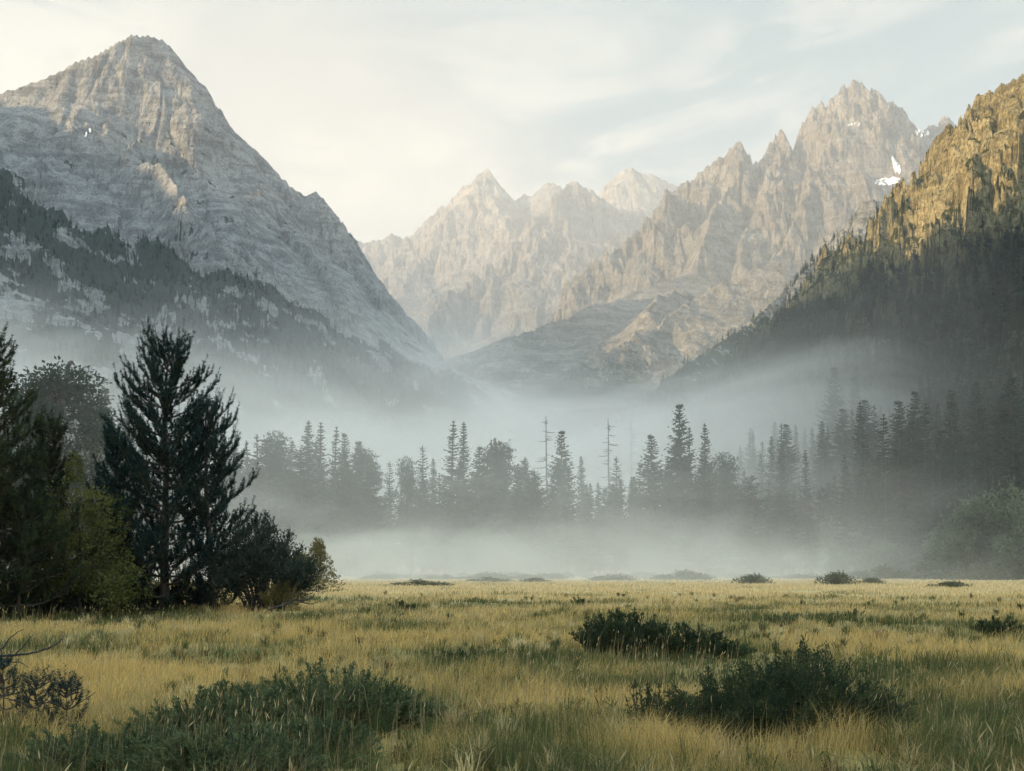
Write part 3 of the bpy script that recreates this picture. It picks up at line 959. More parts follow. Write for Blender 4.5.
def shrub_geo(w, dep, h, n_stem, n_leaf, leaf, seed, hprof=None, lower=0.15, spread=0.45, twig=0.10):
    """a low shrub: many thin stems from the ground, leafy twigs, ragged top"""
    rng = np.random.default_rng(seed)
    st, cr = Geo(), Geo()
    S0, S1, R0, R1 = [], [], [], []
    C, D = [], []
    for i in range(n_stem):
        a = rng.uniform(0, 2 * math.pi); rr = math.sqrt(rng.uniform(0, 1))
        ex, ey = rr * math.cos(a), rr * math.sin(a)
        hh = h * math.sqrt(max(0.05, 1 - 0.75 * rr * rr)) * rng.uniform(0.55, 1.08)
        if hprof is not None:
            hh *= float(np.interp(ex, hprof[0], hprof[1]))
        b = np.array([ex * w * 0.5 * (1 - spread), ey * dep * 0.5 * (1 - spread), 0])
        e = np.array([ex * w * 0.5, ey * dep * 0.5, hh]) + np.array([rng.normal(0, 0.04 * w), rng.normal(0, 0.04 * w), 0])
        k = np.linspace(0, 1, 6)[:, None]
        q = b + (e - b) * np.concatenate([k ** 1.4, k ** 1.4, k ** 0.85], 1) + rng.normal(0, 0.015, (6, 3)) * h * k
        r = (0.006 + 0.005 * h) * (1 - 0.8 * k[:, 0])
        S0.append(q[:-1]); S1.append(q[1:]); R0.append(r[:-1]); R1.append(r[1:])
        m = max(4, int(n_leaf / n_stem * rng.uniform(0.5, 1.5)))
        t = lower + (1 - lower) * rng.uniform(0, 1, m) ** 0.7
        ix = np.clip(t * 5, 0, 4.999); i0 = ix.astype(int); f = (ix - i0)[:, None]
        p = q[i0] * (1 - f) + q[i0 + 1] * f
        ax = unit(q[i0 + 1] - q[i0])
        # short twigs off the stem
        tw = unit(rng.normal(size=(m, 3)) + ax * 0.8) * (rng.uniform(0, 1, (m, 1)) ** 1.3) * twig * (1.25 - t)[:, None] * 2.2 * h
        C.append(p + tw); D.append(ax * 0.8 + unit(tw + 1e-6) * 0.6 + rng.normal(0, 0.5, (m, 3)) + np.array([0, 0, 0.25]))
    V, Q = tubes(np.concatenate(S0), np.concatenate(S1), np.concatenate(R0), np.concatenate(R1), 4)
    st.add(V, Q)
    C = np.concatenate(C); D = np.concatenate(D)
    C[:, 2] = np.maximum(C[:, 2], 0.02)
    ln = leaf * rng.uniform(0.6, 1.35, len(C))
    cr.add(*leaf_quads(C, D, ln, ln * 0.38, rng))
    return st, cr


def snag_geo(H, seed, n=70, reach=0.115):
    rng = np.random.default_rng(seed)
    tr, br = Geo(), Stems()
    path_tubes(tr, np.stack([np.cumsum(rng.normal(0, 0.004 * H, 7)), np.zeros(7), np.linspace(0, H, 7)], 1), 0.011 * H, 0.002 * H, 6)
    for i in range(n):
        z = H * rng.uniform(0.35, 0.97); u = z / H
        a = rng.uniform(0, 7); l = H * reach * (1.25 - u) * rng.uniform(0.15, 1.0) ** 1.6 * 1.7
        k = np.linspace(0, 1, 4)[:, None]
        q = np.array([0, 0, z]) + k * np.array([math.cos(a) * l, math.sin(a) * l, -0.25 * l]) + np.array([0, 0, 0.2 * l]) * k ** 2
        one = Geo(); br.append(one)
        path_tubes(one, q, 0.0028 * H, 0.0012 * H, 4)
    return tr, br


# ------------------------------------------------------------------ tree builders (thing > trunk, branches, crown)
def make_thing(name, label, cat, group, loc, parts, rz=0.0, scale=1.0):
    r = empty(name, loc, rz)
    r.scale = (scale, scale, scale)
    tag(r, label, cat, group)
    for pn, geo, mat in parts:
        if isinstance(geo, list):
            for gg in geo:
                link(pn, gg.mesh(pn, mat), r)
        elif geo.v:
            link(pn, geo.mesh(pn, mat), r)
    return r


def copy_thing(src, label, group, loc, rz, scale):
    c = src.copy(); COL.objects.link(c)
    c.location = loc; c.rotation_euler = (0, 0, rz); c.scale = scale
    c['label'] = label
    if group:
        c['group'] = group
    elif 'group' in c:
        del c['group']
    for ch in src.children:
        d = ch.copy(); COL.objects.link(d); d.parent = c
    return c


def on_ground(px, d, sink=0.0):
    x = (px - 512) / F * d
    return (x, d, float(terrain_z(np.array([x]), np.array([d]))[0]) - sink)


PROTO_H = {}
PROTO_GEO = {}


def proto(kind):
    if kind not in PROTO_GEO:
        if kind.startswith('fir'):
            i = int(kind[3:])
            P = [(30, 4.6, 201, 1.0, 0.08, 1.0, 0.10, 0.95, 0.28), (30, 3.6, 202, 0.95, 0.10, 1.0, 0.16, 0.85, 0.35),
                 (30, 5.4, 203, 1.1, 0.06, 1.0, 0.08, 0.80, 0.20), (30, 4.0, 204, 1.0, 0.14, 0.9, 0.26, 0.75, 0.30), (30, 6.2, 205, 1.2, 0.10, 0.9, 0.20, 0.65, 0.10)][i]
            tr, cr = fir_geo(*P)
            PROTO_GEO[kind] = ('conifer_tree', 'tree', 30.0, [('trunk', tr, M_BARK), ('crown', cr, M_FIR)])
        elif kind.startswith('round'):
            i = int(kind[5:])
            rng = np.random.default_rng(300 + i)
            lob = []
            for j in range(26):
                u = rng.uniform(0.22, 1.0)
                wd = 5.0 * math.sin(min(1, u * 1.05) * math.pi * 0.86 + 0.30) * rng.uniform(0.2, 1)
                a = rng.uniform(0, 7)
                lob.append((wd * math.cos(a), wd * math.sin(a), 20 * u - 1.4, rng.uniform(1.3, 2.3), rng.uniform(0.9, 1.6)))
            tr, cr = lobed_geo(lob, 620, 0.30, 310 + i, (17, 0.34), 14)
            PROTO_GEO[kind] = ('pine_tree', 'tree', 20.0, [('trunk', tr, M_BARK), ('crown', cr, M_FIR)])
        elif kind.startswith('willow'):
            i = int(kind[6:])
            rng = np.random.default_rng(330 + i)
            lob = [(rng.uniform(-4.6, 4.6), rng.uniform(-4, 4), 0, rng.uniform(1.3, 2.4), rng.uniform(1.1, 1.9)) for j in range(26)]
            lob = [(x, y, 10 * max(0.12, (1 - (x / 5.4) ** 2 - (y / 6) ** 2)) * rng.uniform(0.35, 0.92), a, b) for x, y, z, a, b in lob]
            tr, cr = lobed_geo(lob, 260, 0.42, 340 + i, None, 6)
            PROTO_GEO[kind] = ('willow_tree', 'tree', 10.0, [('stem', tr, M_PALE), ('crown', cr, M_WILLOW)])
        elif kind.startswith('snag'):
            i = int(kind[4:])
            tr, br = snag_geo(30, 350 + i)
            PROTO_GEO[kind] = ('dead_tree', 'dead tree', 30.0, [('trunk', tr, M_DEAD), ('branch', br, M_DEAD)])
        elif kind.startswith('dome'):
            i = int(kind[4:])
            rng = np.random.default_rng(360 + i)
            lob = [(rng.uniform(-2.0, 2.0), rng.uniform(-1.5, 1.5), 0, rng.uniform(0.7, 1.1), rng.uniform(0.45, 0.7)) for j in range(12)]
            lob = [(x, y, 1.3 * max(0.15, 1 - (x / 2.7) ** 2 - (y / 2.6) ** 2) * rng.uniform(0.5, 0.95), a, b) for x, y, z, a, b in lob]
            tr, cr = lobed_geo(lob, 190, 0.26, 370 + i, None, 4)
            PROTO_GEO[kind] = ('low_shrub', 'shrub', 1.9, [('stem', tr, M_DARKWOOD), ('foliage', cr, M_FARBUSH)])
    return PROTO_GEO[kind]


FIRST = {}


def plant(kind, label, group, px, top, d, wide=1.0, rz=None, height=None):
    """stand a plant of this kind d metres away so that its top shows at picture row `top`"""
    name, cat, h0, parts = proto(kind)
    loc = on_ground(px, d, 0.15)
    H = height if height else max(1.0, CAM_H + (HOR - top) / F * d - loc[2])
    s = H / h0
    rz = random.uniform(0, 6.28) if rz is None else rz
    tilt = (random.gauss(0, 0.018), random.gauss(0, 0.018))
    wide *= random.uniform(0.88, 1.14)
    if kind not in FIRST:
        r = make_thing(name, label, cat, group, loc, parts, rz)
        r.scale = (s * wide, s * wide, s)
        FIRST[kind] = r
        return r
    r = copy_thing(FIRST[kind], label, group, loc, rz, (s * wide, s * wide, s))
    r.rotation_euler = (tilt[0], tilt[1], rz)
    return r


random.seed(5)
# --- the tree line in the fog, left to right (kind, picture column, row of the top, distance, width factor, label)
LINE = [
    ('round0', 60, 363, 118, 1.15, 'broad dark pine in the fog behind the yellow-green tree'),
    ('round1', 28, 372, 122, 1.0, 'dark rounded pine in the fog behind the cropped pine at the left edge'),
    ('round0', 88, 384, 126, 0.9, 'dark pine beside the broad pine, sloping down towards the paler trees'),
    ('fir2', 104, 388, 190, 0.9, 'pale foggy conifer just left of the tall black pine'),
    ('fir0', 126, 398, 205, 0.9, 'faint conifer partly hidden by the left side of the tall black pine'),
    ('round1', 277, 428, 265, 0.8, 'dark rounded pine at the left start of the fog tree line'),
    ('fir3', 258, 434, 262, 0.9, 'ragged conifer showing at the right side of the tall black pine'),
    ('fir0', 302, 419, 270, 0.85, 'tallest dark conifer at the left start of the fog tree line'),
    ('fir1', 320, 422, 272, 0.9, 'narrow dark conifer right of the tallest one in the left clump'),
    ('fir1', 332, 427, 274, 0.8, 'slim dark conifer, third spire of the left clump'),
    ('fir2', 343, 433, 276, 0.8, 'dark conifer with a wide foot at the end of the left clump of spires'),
    ('fir2', 357, 441, 280, 0.9, 'conifer where the left clump starts to sink towards the gap'),
    ('round0', 366, 447, 284, 0.8, 'rounded conifer on the falling edge of the left clump'),
    ('fir3', 388, 461, 285, 0.9, 'small pale conifer in the dip left of the two tall firs'),
    ('round1', 410, 454, 262, 0.75, 'dark round pine standing forward of the fog tree line'),
    ('fir3', 423, 445, 275, 0.8, 'thin-topped conifer just right of the dark round pine'),
    ('fir0', 434, 458, 270, 0.9, 'short dark conifer between the round pine and the two tall firs'),
    ('fir1', 450, 421, 268, 1.0, 'left one of the two tall slim firs near the middle'),
    ('fir0', 464, 422, 272, 0.85, 'right one of the two tall slim firs near the middle'),
    ('fir2', 478, 446, 275, 0.9, 'conifer at the right shoulder of the two tall firs'),
    ('round0', 498, 440, 300, 0.8, 'pale round-topped pine right of the two tall firs'),
    ('fir3', 523, 456, 305, 0.9, 'faint conifer between the round-topped pine and the bare trunk'),
    ('snag0', 547, 416, 335, 1.0, 'tall bare dead tree with short branches in the middle of the fog'),
    ('fir2', 561, 430, 305, 0.9, 'pale broad conifer just right of the tall bare dead tree'),
    ('fir0', 583, 456, 310, 0.9, 'low faint conifer between the two bare dead trees'),
    ('snag1', 609, 418, 400, 1.0, 'thin dead tree with drooping bare twigs right of the middle'),
    ('fir3', 616, 456, 310, 0.9, 'faint conifer at the foot of the thin dead tree'),
    ('snag2', 632, 420, 560, 0.9, 'very faint dead trunk deep in the fog'),
    ('fir2', 652, 435, 285, 0.85, 'pointed foggy conifer left of the tall dark fir'),
    ('fir3', 640, 462, 290, 0.9, 'small foggy conifer in the gap left of the pointed one'),
    ('fir2', 679, 404, 280, 0.8, 'tallest dark fir right of the middle of the fog tree line'),
    ('fir1', 692, 428, 283, 0.9, 'slim conifer leaning on the right side of the tallest dark fir'),
    ('fir0', 704, 423, 286, 0.9, 'second highest conifer of the clump right of the middle'),
    ('round1', 724, 450, 292, 0.75, 'rounded dark tree closing the clump right of the middle'),
    ('fir3', 745, 470, 300, 0.9, 'low pale conifer in the misty gap right of the clump'),
    ('fir0', 778, 444, 295, 0.8, 'lone pale conifer beside the bare pole'),
    ('snag3', 790, 431, 300, 0.25, 'bare straight dead pole in the fog at the foot of the right slope'),
    ('fir1', 806, 450, 300, 0.9, 'lone pale conifer right of the bare pole'),
    ('fir1', 848, 454, 262, 0.9, 'short dark conifer at the left end of the right clump'),
    ('fir3', 862, 431, 266, 0.8, 'conifer with a bare lower trunk in the right clump'),
    ('fir1', 882, 414, 268, 1.0, 'high dark conifer in the middle of the right clump'),
    ('fir0', 898, 415, 272, 0.85, 'high dark conifer touching the middle one of the right clump'),
    ('fir2', 909, 421, 276, 0.8, 'broad dark conifer of the right clump'),
    ('fir1', 921, 403, 300, 0.9, 'tallest spire behind the right clump'),
    ('fir3', 955, 440, 262, 0.9, 'grey-green thin conifer above the pale willows'),
    ('fir2', 938, 430, 290, 0.9, 'dark conifer between the right clump and the grey-green thin one'),
    ('fir0', 985, 425, 290, 0.9, 'dark conifer behind the pale willows at the right'),
    ('fir2', 1012, 418, 285, 0.9, 'dark conifer at the right edge behind the pale willows'),
    ('fir2', 833, 366, 520, 0.9, 'large dim conifer on the lower right slope, left of a pair'),
    ('fir0', 852, 366, 530, 0.9, 'large dim conifer on the lower right slope, right of a pair'),
    ('fir2', 945, 341, 500, 0.85, 'tall black conifer on the right slope, left of three'),
    ('fir0', 974, 346, 495, 0.95, 'tall black conifer on the right slope, middle of three'),
    ('fir2', 1003, 344, 490, 0.85, 'tall black conifer on the right slope, right one of three'),
]
for kind, px, top, d, wide, label in LINE:
    plant(kind, label, 'trees standing in the fog', px, top, d, wide * (1.5 if kind[:3] == 'fir' else 1.0))

# --- unnamed filling trees between and behind them
rr = random.Random(77)
def fill(n, px0, px1, d0, d1, tops, kinds, label, group, wmin=0.8, wmax=1.1):
    for i in range(n):
        px = px0 + (px1 - px0) * (i + rr.random()) / n
        top = float(np.interp(px, [q[0] for q in tops], [q[1] for q in tops])) + rr.uniform(-6, 14)
        plant(rr.choice(kinds), label, group, px, top, rr.uniform(d0, d1), rr.uniform(wmin, wmax))


TOPS = [(250, 446), (300, 442), (345, 452), (385, 482), (430, 474), (460, 458), (500, 462), (560, 470), (620, 482), (660, 466), (690, 450), (730, 474), (790, 482), (830, 478), (870, 456), (910, 446), (960, 462), (1040, 452)]
fill(96, 245, 1040, 258, 350, TOPS, ['fir0', 'fir1', 'fir2', 'fir3', 'fir4'], 'low hazy conifer in the fog between the taller trees', 'filling conifers of the fog tree line', 1.2, 1.9)
TOPS2 = [(700, 440), (760, 430), (820, 415), (880, 400), (940, 390), (1060, 372)]
fill(52, 740, 1070, 370, 560, TOPS2, ['fir0', 'fir1', 'fir2', 'fir3'], 'dim dark conifer on the wooded foot of the right slope', 'conifers on the foot of the right slope', 1.1, 1.6)
TOPS3 = [(-40, 400), (60, 400), (140, 420), (260, 450)]
fill(14, -30, 250, 190, 300, TOPS3, ['fir0', 'fir2', 'round1'], 'faint conifer in the fog behind the black pines', 'faint conifers behind the black pines', 0.9, 1.2)
TOPS4 = [(250, 500), (400, 522), (520, 530), (700, 525), (860, 520), (1040, 520)]
fill(40, 240, 1040, 255, 300, TOPS4, ['willow0', 'willow1', 'round0'], 'low misty thicket bush at the foot of the conifers', 'thicket at the foot of the conifers', 0.8, 1.2)

# --- willows and shrubs at the right end of the meadow
for px, top, d, w, label in [(1000, 482, 195, 1.0, 'large pale grey-green willow at the right edge under the black conifers'),
                             (962, 500, 200, 0.8, 'pale willow with a rounded top left of the large one'),
                             (1030, 492, 185, 0.8, 'pale willow cut by the right edge of the picture'),
                             (935, 528, 215, 0.9, 'small misty willow with pale stems'),
                             (880, 536, 225, 0.9, 'low misty willow left of the one with pale stems'),
                             (840, 545, 235, 0.9, 'lowest misty willow at the left of the willow row')]:
    plant('willow%d' % rr.randrange(2), label, 'willows at the right end of the meadow', px, top, d, w)

for px, w_px, top, base, label in [(418, 62, 579, 586.5, 'long low shrub on the far meadow, left of the others'),
                                (488, 46, 576.5, 582, 'flat grey shrub at the far meadow edge below the two tall firs'),
                                (535, 32, 577, 582.5, 'small flat grey shrub at the far edge near the middle'),
                                (614, 44, 573, 581, 'blue-grey low shrub at the far edge right of the middle'),
                                (682, 56, 570, 580.5, 'wide blue-grey shrub at the far meadow edge'),
                                (753, 40, 573.5, 584, 'dark compact shrub on the far meadow right of the wide one'),
                                (837, 40, 571, 585, 'tallest dome-shaped shrub on the far meadow'),
                                (872, 30, 577, 584, 'small shrub touching the dome-shaped one'),
                                (952, 46, 580.5, 587.5, 'thin spread-out shrub on the golden grass at the right'),
                                (985, 70, 564, 580.5, 'brownish shrub under the pale willows'),
                                (1018, 50, 559, 580.5, 'brownish shrub at the right edge of the meadow'),
                                (925, 60, 566, 579.5, 'low brownish shrub left of the pale willows'),
                                (880, 60, 565, 579.5, 'low misty shrub under the small willows')]:
    d = CAM_H * F / (base - HOR)
    x, y, z = on_ground(px, d, 0.1)
    H = max(0.5, CAM_H + (HOR - top) / F * d - z)
    o = plant('dome%d' % rr.randrange(3), label, 'low shrubs at the far edge of the meadow', px, top, d, 1.0, height=H)
    o.scale.x = w_px / F * d / 5.0; o.scale.y = o.scale.x * 0.7
    o.rotation_euler = (0, 0, 0)

rb = random.Random(91)
for i in range(46):
    base = rb.choice([577.8, 578.4, 579.0, 579.8])
    px = 350 + 690 * (i + rb.random()) / 46
    d = CAM_H * F / (base - HOR)
    x, y, z = on_ground(px, d, 0.1)
    o = plant('dome%d' % rb.randrange(3), 'low brush tuft in the mist along the far edge of the meadow', 'brush along the far edge of the meadow', px, 0, d, 1.0, height=rb.uniform(0.7, 2.0))
    o.scale.x = rb.uniform(0.8, 2.2); o.scale.y = o.scale.x
# ------------------------------------------------------------------ woods on the mountain flanks, too many to count
def wood(name, label, n, sampler, hmin, hmax, seed, mat=M_SLOPE):
    rng = np.random.default_rng(seed)
    x, y = sampler(rng, n)
    z = terrain_z(x, y)
    n = len(x)
    H = rng.uniform(hmin, hmax, n)
    lv = 9
    cr = Geo()
    tr_v, tr_q = tubes(np.stack([x, y, z - 1], 1), np.stack([x, y, z + H * 0.95], 1), H * 0.012 + 0.02, 0.03, 4)
    cr.add(tr_v, tr_q)
    for k in range(lv):
        u = 0.06 + 0.90 * k / (lv - 1)
        nb = 5
        for b in range(nb):
            a = rng.uniform(0, 2 * math.pi, n)
            l = H * 0.19 * ((1 - u) ** 0.85 + 0.05) * rng.uniform(0.55, 1.35, n)
            c = np.stack([x, y, z + H * (u + rng.uniform(-0.03, 0.03, n))], 1)
            d = np.stack([np.cos(a), np.sin(a), rng.uniform(-0.65, 0.0, n)], 1)
            cr.add(*leaf_tris(c + np.array([0, 0, 1.0]) * (H * 0.03)[:, None], d, l * 1.2, l * 0.9, rng))
    # pointed leader
    c = np.stack([x, y, z + H * 0.88], 1)
    cr.add(*leaf_tris(c, np.tile([0, 0, 1.0], (n, 1)), H * 0.13, H * 0.04, rng))
    o = link(name, cr.mesh(name, mat))
    return tag(o, label, 'wood', None, 'stuff')


def pixel_sampler(poly_mask, d0, d1, px0, px1, keep):
    """random standing places in a fan, thinned by keep(x, y)"""
    def f(rng, n):
        px = rng.uniform(px0, px1, n * 4); d = np.sqrt(rng.uniform(d0 ** 2, d1 ** 2, n * 4))
        x = (px - 512) / F * d
        k = keep(x, d, rng)
        return x[k][:n], d[k][:n]
    return f


def keep_left(x, y, rng):
    z = terrain_z(x, y)
    return (scrub_left(x, y, z) > rng.uniform(-0.10, 0.35, len(x))) & (z > 30)


def keep_right(x, y, rng):
    z = terrain_z(x, y)
    row = HOR - (z - CAM_H) / y * F
    px = 512 + x / y * F
    line = np.interp(px, [650, 740, 780, 860, 900, 960, 1024, 1200], [350, 335, 318, 300, 285, 262, 235, 180])
    m = fbm(x / 45.0, y / 45.0, 710, 4) + np.clip((row - line) / 50.0, -1.2, 0.6) + 0.05
    return (m > rng.uniform(-0.15, 0.2, len(x))) & (z > 18)


def keep_spur(x, y, rng):
    z = terrain_z(x, y)
    m = fbm(x / 60.0, y / 60.0, 720, 4)
    return (m > rng.uniform(0.0, 0.3, len(x))) & (z > 40)


wood('forest', 'dark wood scattered over the lower flank of the left mountain', 9000, pixel_sampler(None, 700, 1750, -120, 480, keep_left), 5, 12, 41)
wood('woods', 'dense dark wood on the shaded slope under the golden cliff', 12000, pixel_sampler(None, 420, 1080, 680, 1180, keep_right), 9, 19, 42)
wood('woodland', 'thin wood on the rock spur left of the golden cliff', 1500, pixel_sampler(None, 1050, 1700, 640, 900, keep_spur), 8, 16, 43)

# ------------------------------------------------------------------ snow patches lying on the rock
m_snow, t_, o_ = material('old_snow')
b_ = N(t_, 'ShaderNodeBsdfPrincipled', i_Roughness=0.8)
b_.inputs['Base Color'].default_value = (0.82, 0.82, 0.80, 1)
L(t_, b_.outputs[0], o_.inputs[0])


def snow(mname, label, px, py, rw, rh, slant=0.0, seed=0):
    X, Y, Z = MOUNTAINS[mname][5]
    PX = 512 + X / Y * F
    PY = HOR - (Z - CAM_H) / Y * F
    # only the first surface that the eye meets in each column
    vis = PY < np.minimum.accumulate(np.concatenate([np.full((PY.shape[0], 1), 9999.0), PY], 1), 1)[:, :-1] + 0.01
    q = ((PX - px - slant * (PY - py)) / rw) ** 2 + ((PY - py) / rh) ** 2 + 0.55 * fbm(PX / 5.0, PY / 4.0, 800 + seed, 3)
    m = (q < 1.0) & vis
    na, nd = X.shape
    Q = grid_quads(na, nd)
    inside = m.ravel()[Q].all(1)
    if inside.sum() < 2:
        return
    Q = Q[inside]
    used, inv = np.unique(Q, return_inverse=True)
    V = np.stack([X.ravel()[used], Y.ravel()[used] - 2.0, Z.ravel()[used] + 2.5], 1)
    o = link('snow_patch', mesh_np('snow_patch', V, inv.reshape(-1, 4), None, [m_snow], smooth=True))
    tag(o, label, 'snow patch', 'small snow patches left on the mountains')


snow('mountain_tall', 'largest white snow patch in the gully right of the tall summit', 888, 182, 13, 5, -0.9, 1)
snow('mountain_tall', 'narrow snow streak running up above the largest snow patch', 896, 166, 4, 13, 0.25, 2)
snow('mountain_tall', 'small snow spot on the dark face under the tall summit', 853, 126, 8, 3, 0, 3)
snow('mountain_tall', 'bright snow on the notch between the tall summit and the golden cliff', 922, 134, 9, 5, 0.3, 4)
snow('mountain_left', 'small broken white snow spot on the grey face of the left mountain', 85, 134, 8, 4.5, 0, 5)

# ------------------------------------------------------------------ near trees on the left
PROF_TALL = ([0, 0.06, 0.2, 0.4, 0.55, 0.7, 0.82, 0.92, 0.97, 1.0], [0.8, 0.98, 1.0, 0.95, 0.86, 0.72, 0.56, 0.40, 0.28, 0.10])
PROF_SIDE = ([0, 0.1, 0.3, 0.55, 0.75, 0.9, 1.0], [0.5, 0.9, 1.0, 0.9, 0.66, 0.42, 0.06])


def near_pine(label, px, base_row, top_row, r, seed, prof, mat=M_PINE, dd=None, **kw):
    d = dd or CAM_H * F / (base_row - HOR)
    x = (px - 512) / F * d
    z = float(ground_z(np.array([x]), np.array([d]))[0]) - 0.05
    H = CAM_H + (HOR - top_row) / F * d - z
    tr, br, cr = pine_geo(H, r, seed, prof, **kw)
    return make_thing('pine_tree', label, 'tree', 'pines at the left side of the meadow', (x, d, z), [('trunk', tr, M_BARK), ('branches', br, M_BARK), ('crown', cr, mat)])


near_pine('tall black pine with upturned shoots, highest tree at the left', 165, 612, 350, 2.75, 501, PROF_TALL, dd=42)
near_pine('shorter black pine grown against the right side of the tall one', 212, 613, 404, 2.3, 502, PROF_SIDE, dd=42.6, one_sided=0.0)
near_pine('dark pine cut by the left edge of the picture', -22, 612, 345, 2.6, 503, PROF_TALL, M_PINE_WARM, dd=36, up=(-0.12, 0.7))
near_pine('young dark pine between the cropped pine and the tall black pine', 110, 612, 432, 1.15, 504, PROF_SIDE, dd=43)
near_pine('small olive pine in front of the broad foggy pine', 48, 612, 424, 1.15, 505, PROF_TALL, M_PINE_WARM, dd=41, brush=(0.3, 0.09))
near_pine('low bushy pine filling the foot of the left group', 18, 614, 500, 2.6, 506, PROF_SIDE, M_PINE_WARM, dd=36.5)
near_pine('low dark pine under the young dark pine', 116, 613, 510, 1.9, 507, PROF_SIDE, dd=41.5)

# dark undergrowth round the feet of the pines
for i, (px, d, w, h, label) in enumerate([(30, 38.5, 3.4, 1.5, 'dark undergrowth bush at the foot of the cropped pine'),
                                          (92, 40.5, 3.2, 1.7, 'dark undergrowth bush between the cropped pine and the tall black pine'),
                                          (140, 42.5, 2.6, 1.5, 'dark undergrowth bush just left of the trunk of the tall black pine'),
                                          (192, 43.5, 2.4, 1.4, 'dark undergrowth bush behind the trunk of the tall black pine')]):
    st, cr = shrub_geo(w, 1.8, h, 70, 8000, 0.10, 640 + i, lower=0.08, spread=0.35, twig=0.10)
    make_thing('low_bush', label, 'bush', 'undergrowth under the black pines', on_ground(px, d), [('stems', st, M_DARKWOOD), ('foliage', cr, M_BUSH)])

# yellow-green tree behind them
rng = np.random.default_rng(611)
lob = [(rng.uniform(-1.7, 1.7), rng.uniform(-1.4, 1.4), 0, rng.uniform(0.5, 0.85), rng.uniform(0.5, 0.8)) for j in range(30)]
lob = [(x, y, 5.2 * max(0.2, 1 - (x / 2.2) ** 2) * rng.uniform(0.25, 0.92), a, b) for x, y, z, a, b in lob] + [(-0.2, 0, 5.6, 0.28, 0.6)]
tr, cr = lobed_geo(lob, 420, 0.12, 612, (3.5, 0.08), 20)
p = on_ground(80, 38.5)
make_thing('broadleaf_tree', 'yellow-green leafy tree between the dark pines at the left', 'tree', None, p, [('trunk', tr, M_BARK), ('crown', cr, M_OLIVE)])

# big leafy bush at the right foot of the black pines
d = 41.5
x = (262 - 512) / F * d
z = float(ground_z(np.array([x]), np.array([d]))[0])
st, cr = shrub_geo(4.3, 3.2, 3.85, 95, 26000, 0.12, 621, hprof=([-1, -0.4, 0.1, 0.5, 1], [0.85, 0.98, 1.08, 1.05, 0.85]), lower=0.34, spread=0.72, twig=0.13)
make_thing('tall_bush', 'tall dark leafy bush with bare stems at the right foot of the black pines', 'bush', None, (x, d, z), [('stems', st, M_DARKWOOD), ('foliage', cr, M_BUSH)])
st, cr = shrub_geo(1.9, 1.4, 1.25, 40, 3600, 0.09, 622, lower=0.2, spread=0.6)
make_thing('low_bush', 'thin low bush with bare twigs under the tall dark bush', 'bush', None, on_ground(284, 40.5), [('stems', st, M_DARKWOOD), ('foliage', cr, M_GOLDBUSH)])
# yellowish cone-shaped bush behind it
lob = [(0.9 * math.cos(k * 2.4) * (1 - k / 16), 0.9 * math.sin(k * 2.4) * (1 - k / 16), 0.4 + 0.19 * k * 1.05, 0.75 * (1 - k / 20), 0.5) for k in range(15)]
tr, cr = lobed_geo([(a * 1.4, b * 1.4, c * 1.15, e * 1.25, f) for a, b, c, e, f in lob], 260, 0.16, 623, (2.6, 0.06), 6, up=0.6)
r = make_thing('small_tree', 'small cone-shaped yellow bush behind the tall dark bush', 'bush', None, on_ground(318, 82), [('trunk', tr, M_BARK), ('crown', cr, M_GOLDBUSH)])
r.scale = (1.0, 1.0, 1.02)
tr, cr = lobed_geo([(a * 1.6, b * 1.6, c * 0.9, e * 1.3, f) for a, b, c, e, f in lob], 220, 0.16, 624, (2.0, 0.06), 6, up=0.6)
make_thing('small_tree', 'lower yellow bush half hidden between the tall bush and the cone-shaped one', 'bush', None, on_ground(299, 80), [('trunk', tr, M_BARK), ('crown', cr, M_GOLDBUSH)])


# ------------------------------------------------------------------ dead wood
def dead_branch(label, px, d, z0, paths, r, mat=M_DARKWOOD):
    g = Geo()
    x = (px - 512) / F * d
    z = float(ground_z(np.array([x]), np.array([d]))[0])
    for pts, a, b in paths:
        P = np.array(pts, float)
        k = np.linspace(0, len(P) - 1, (len(P) - 1) * 5 + 1)
        Q = np.stack([np.interp(k, range(len(P)), P[:, i]) for i in range(3)], 1)
        Q[1:-1] += np.random.default_rng(int(a * 1e4)).normal(0, r * 0.35, Q[1:-1].shape)
        path_tubes(g, Q, a, b, 6)
    o = link('dead_branch', g.mesh('dead_branch', mat, True), None, (x, d, z + z0))
    tag(o, label, 'branch', None)
    return o


dead_branch('bare dark dead branch reaching in from the left edge over the grass', 0, 11.5, 0.0, [
    ([(-0.9, 0.1, 0.30), (-0.45, 0, 0.62), (-0.1, 0, 0.70), (0.18, -0.02, 0.72), (0.42, 0, 0.75), (0.62, 0, 0.83), (0.70, 0, 0.90)], 0.022, 0.007),
    ([(-0.12, 0, 0.70), (0.02, 0.03, 0.80), (0.10, 0.04, 0.92), (0.24, 0.05, 1.01)], 0.012, 0.004),
    ([(0.18, -0.02, 0.72), (0.28, -0.05, 0.82), (0.40, -0.06, 0.95)], 0.010, 0.003),
    ([(-0.05, 0, 0.70), (0.12, -0.04, 0.65), (0.26, -0.05, 0.64), (0.36, -0.08, 0.59)], 0.010, 0.003),
    ([(-0.4, 0, 0.62), (-0.2, 0.05, 0.82), (-0.05, 0.06, 0.93)], 0.011, 0.003),
    ([(-0.9, 0, 0.25), (-0.3, -0.1, 0.36), (0.0, -0.12, 0.30), (0.2, -0.12, 0.22)], 0.016, 0.005),
], 0.012)
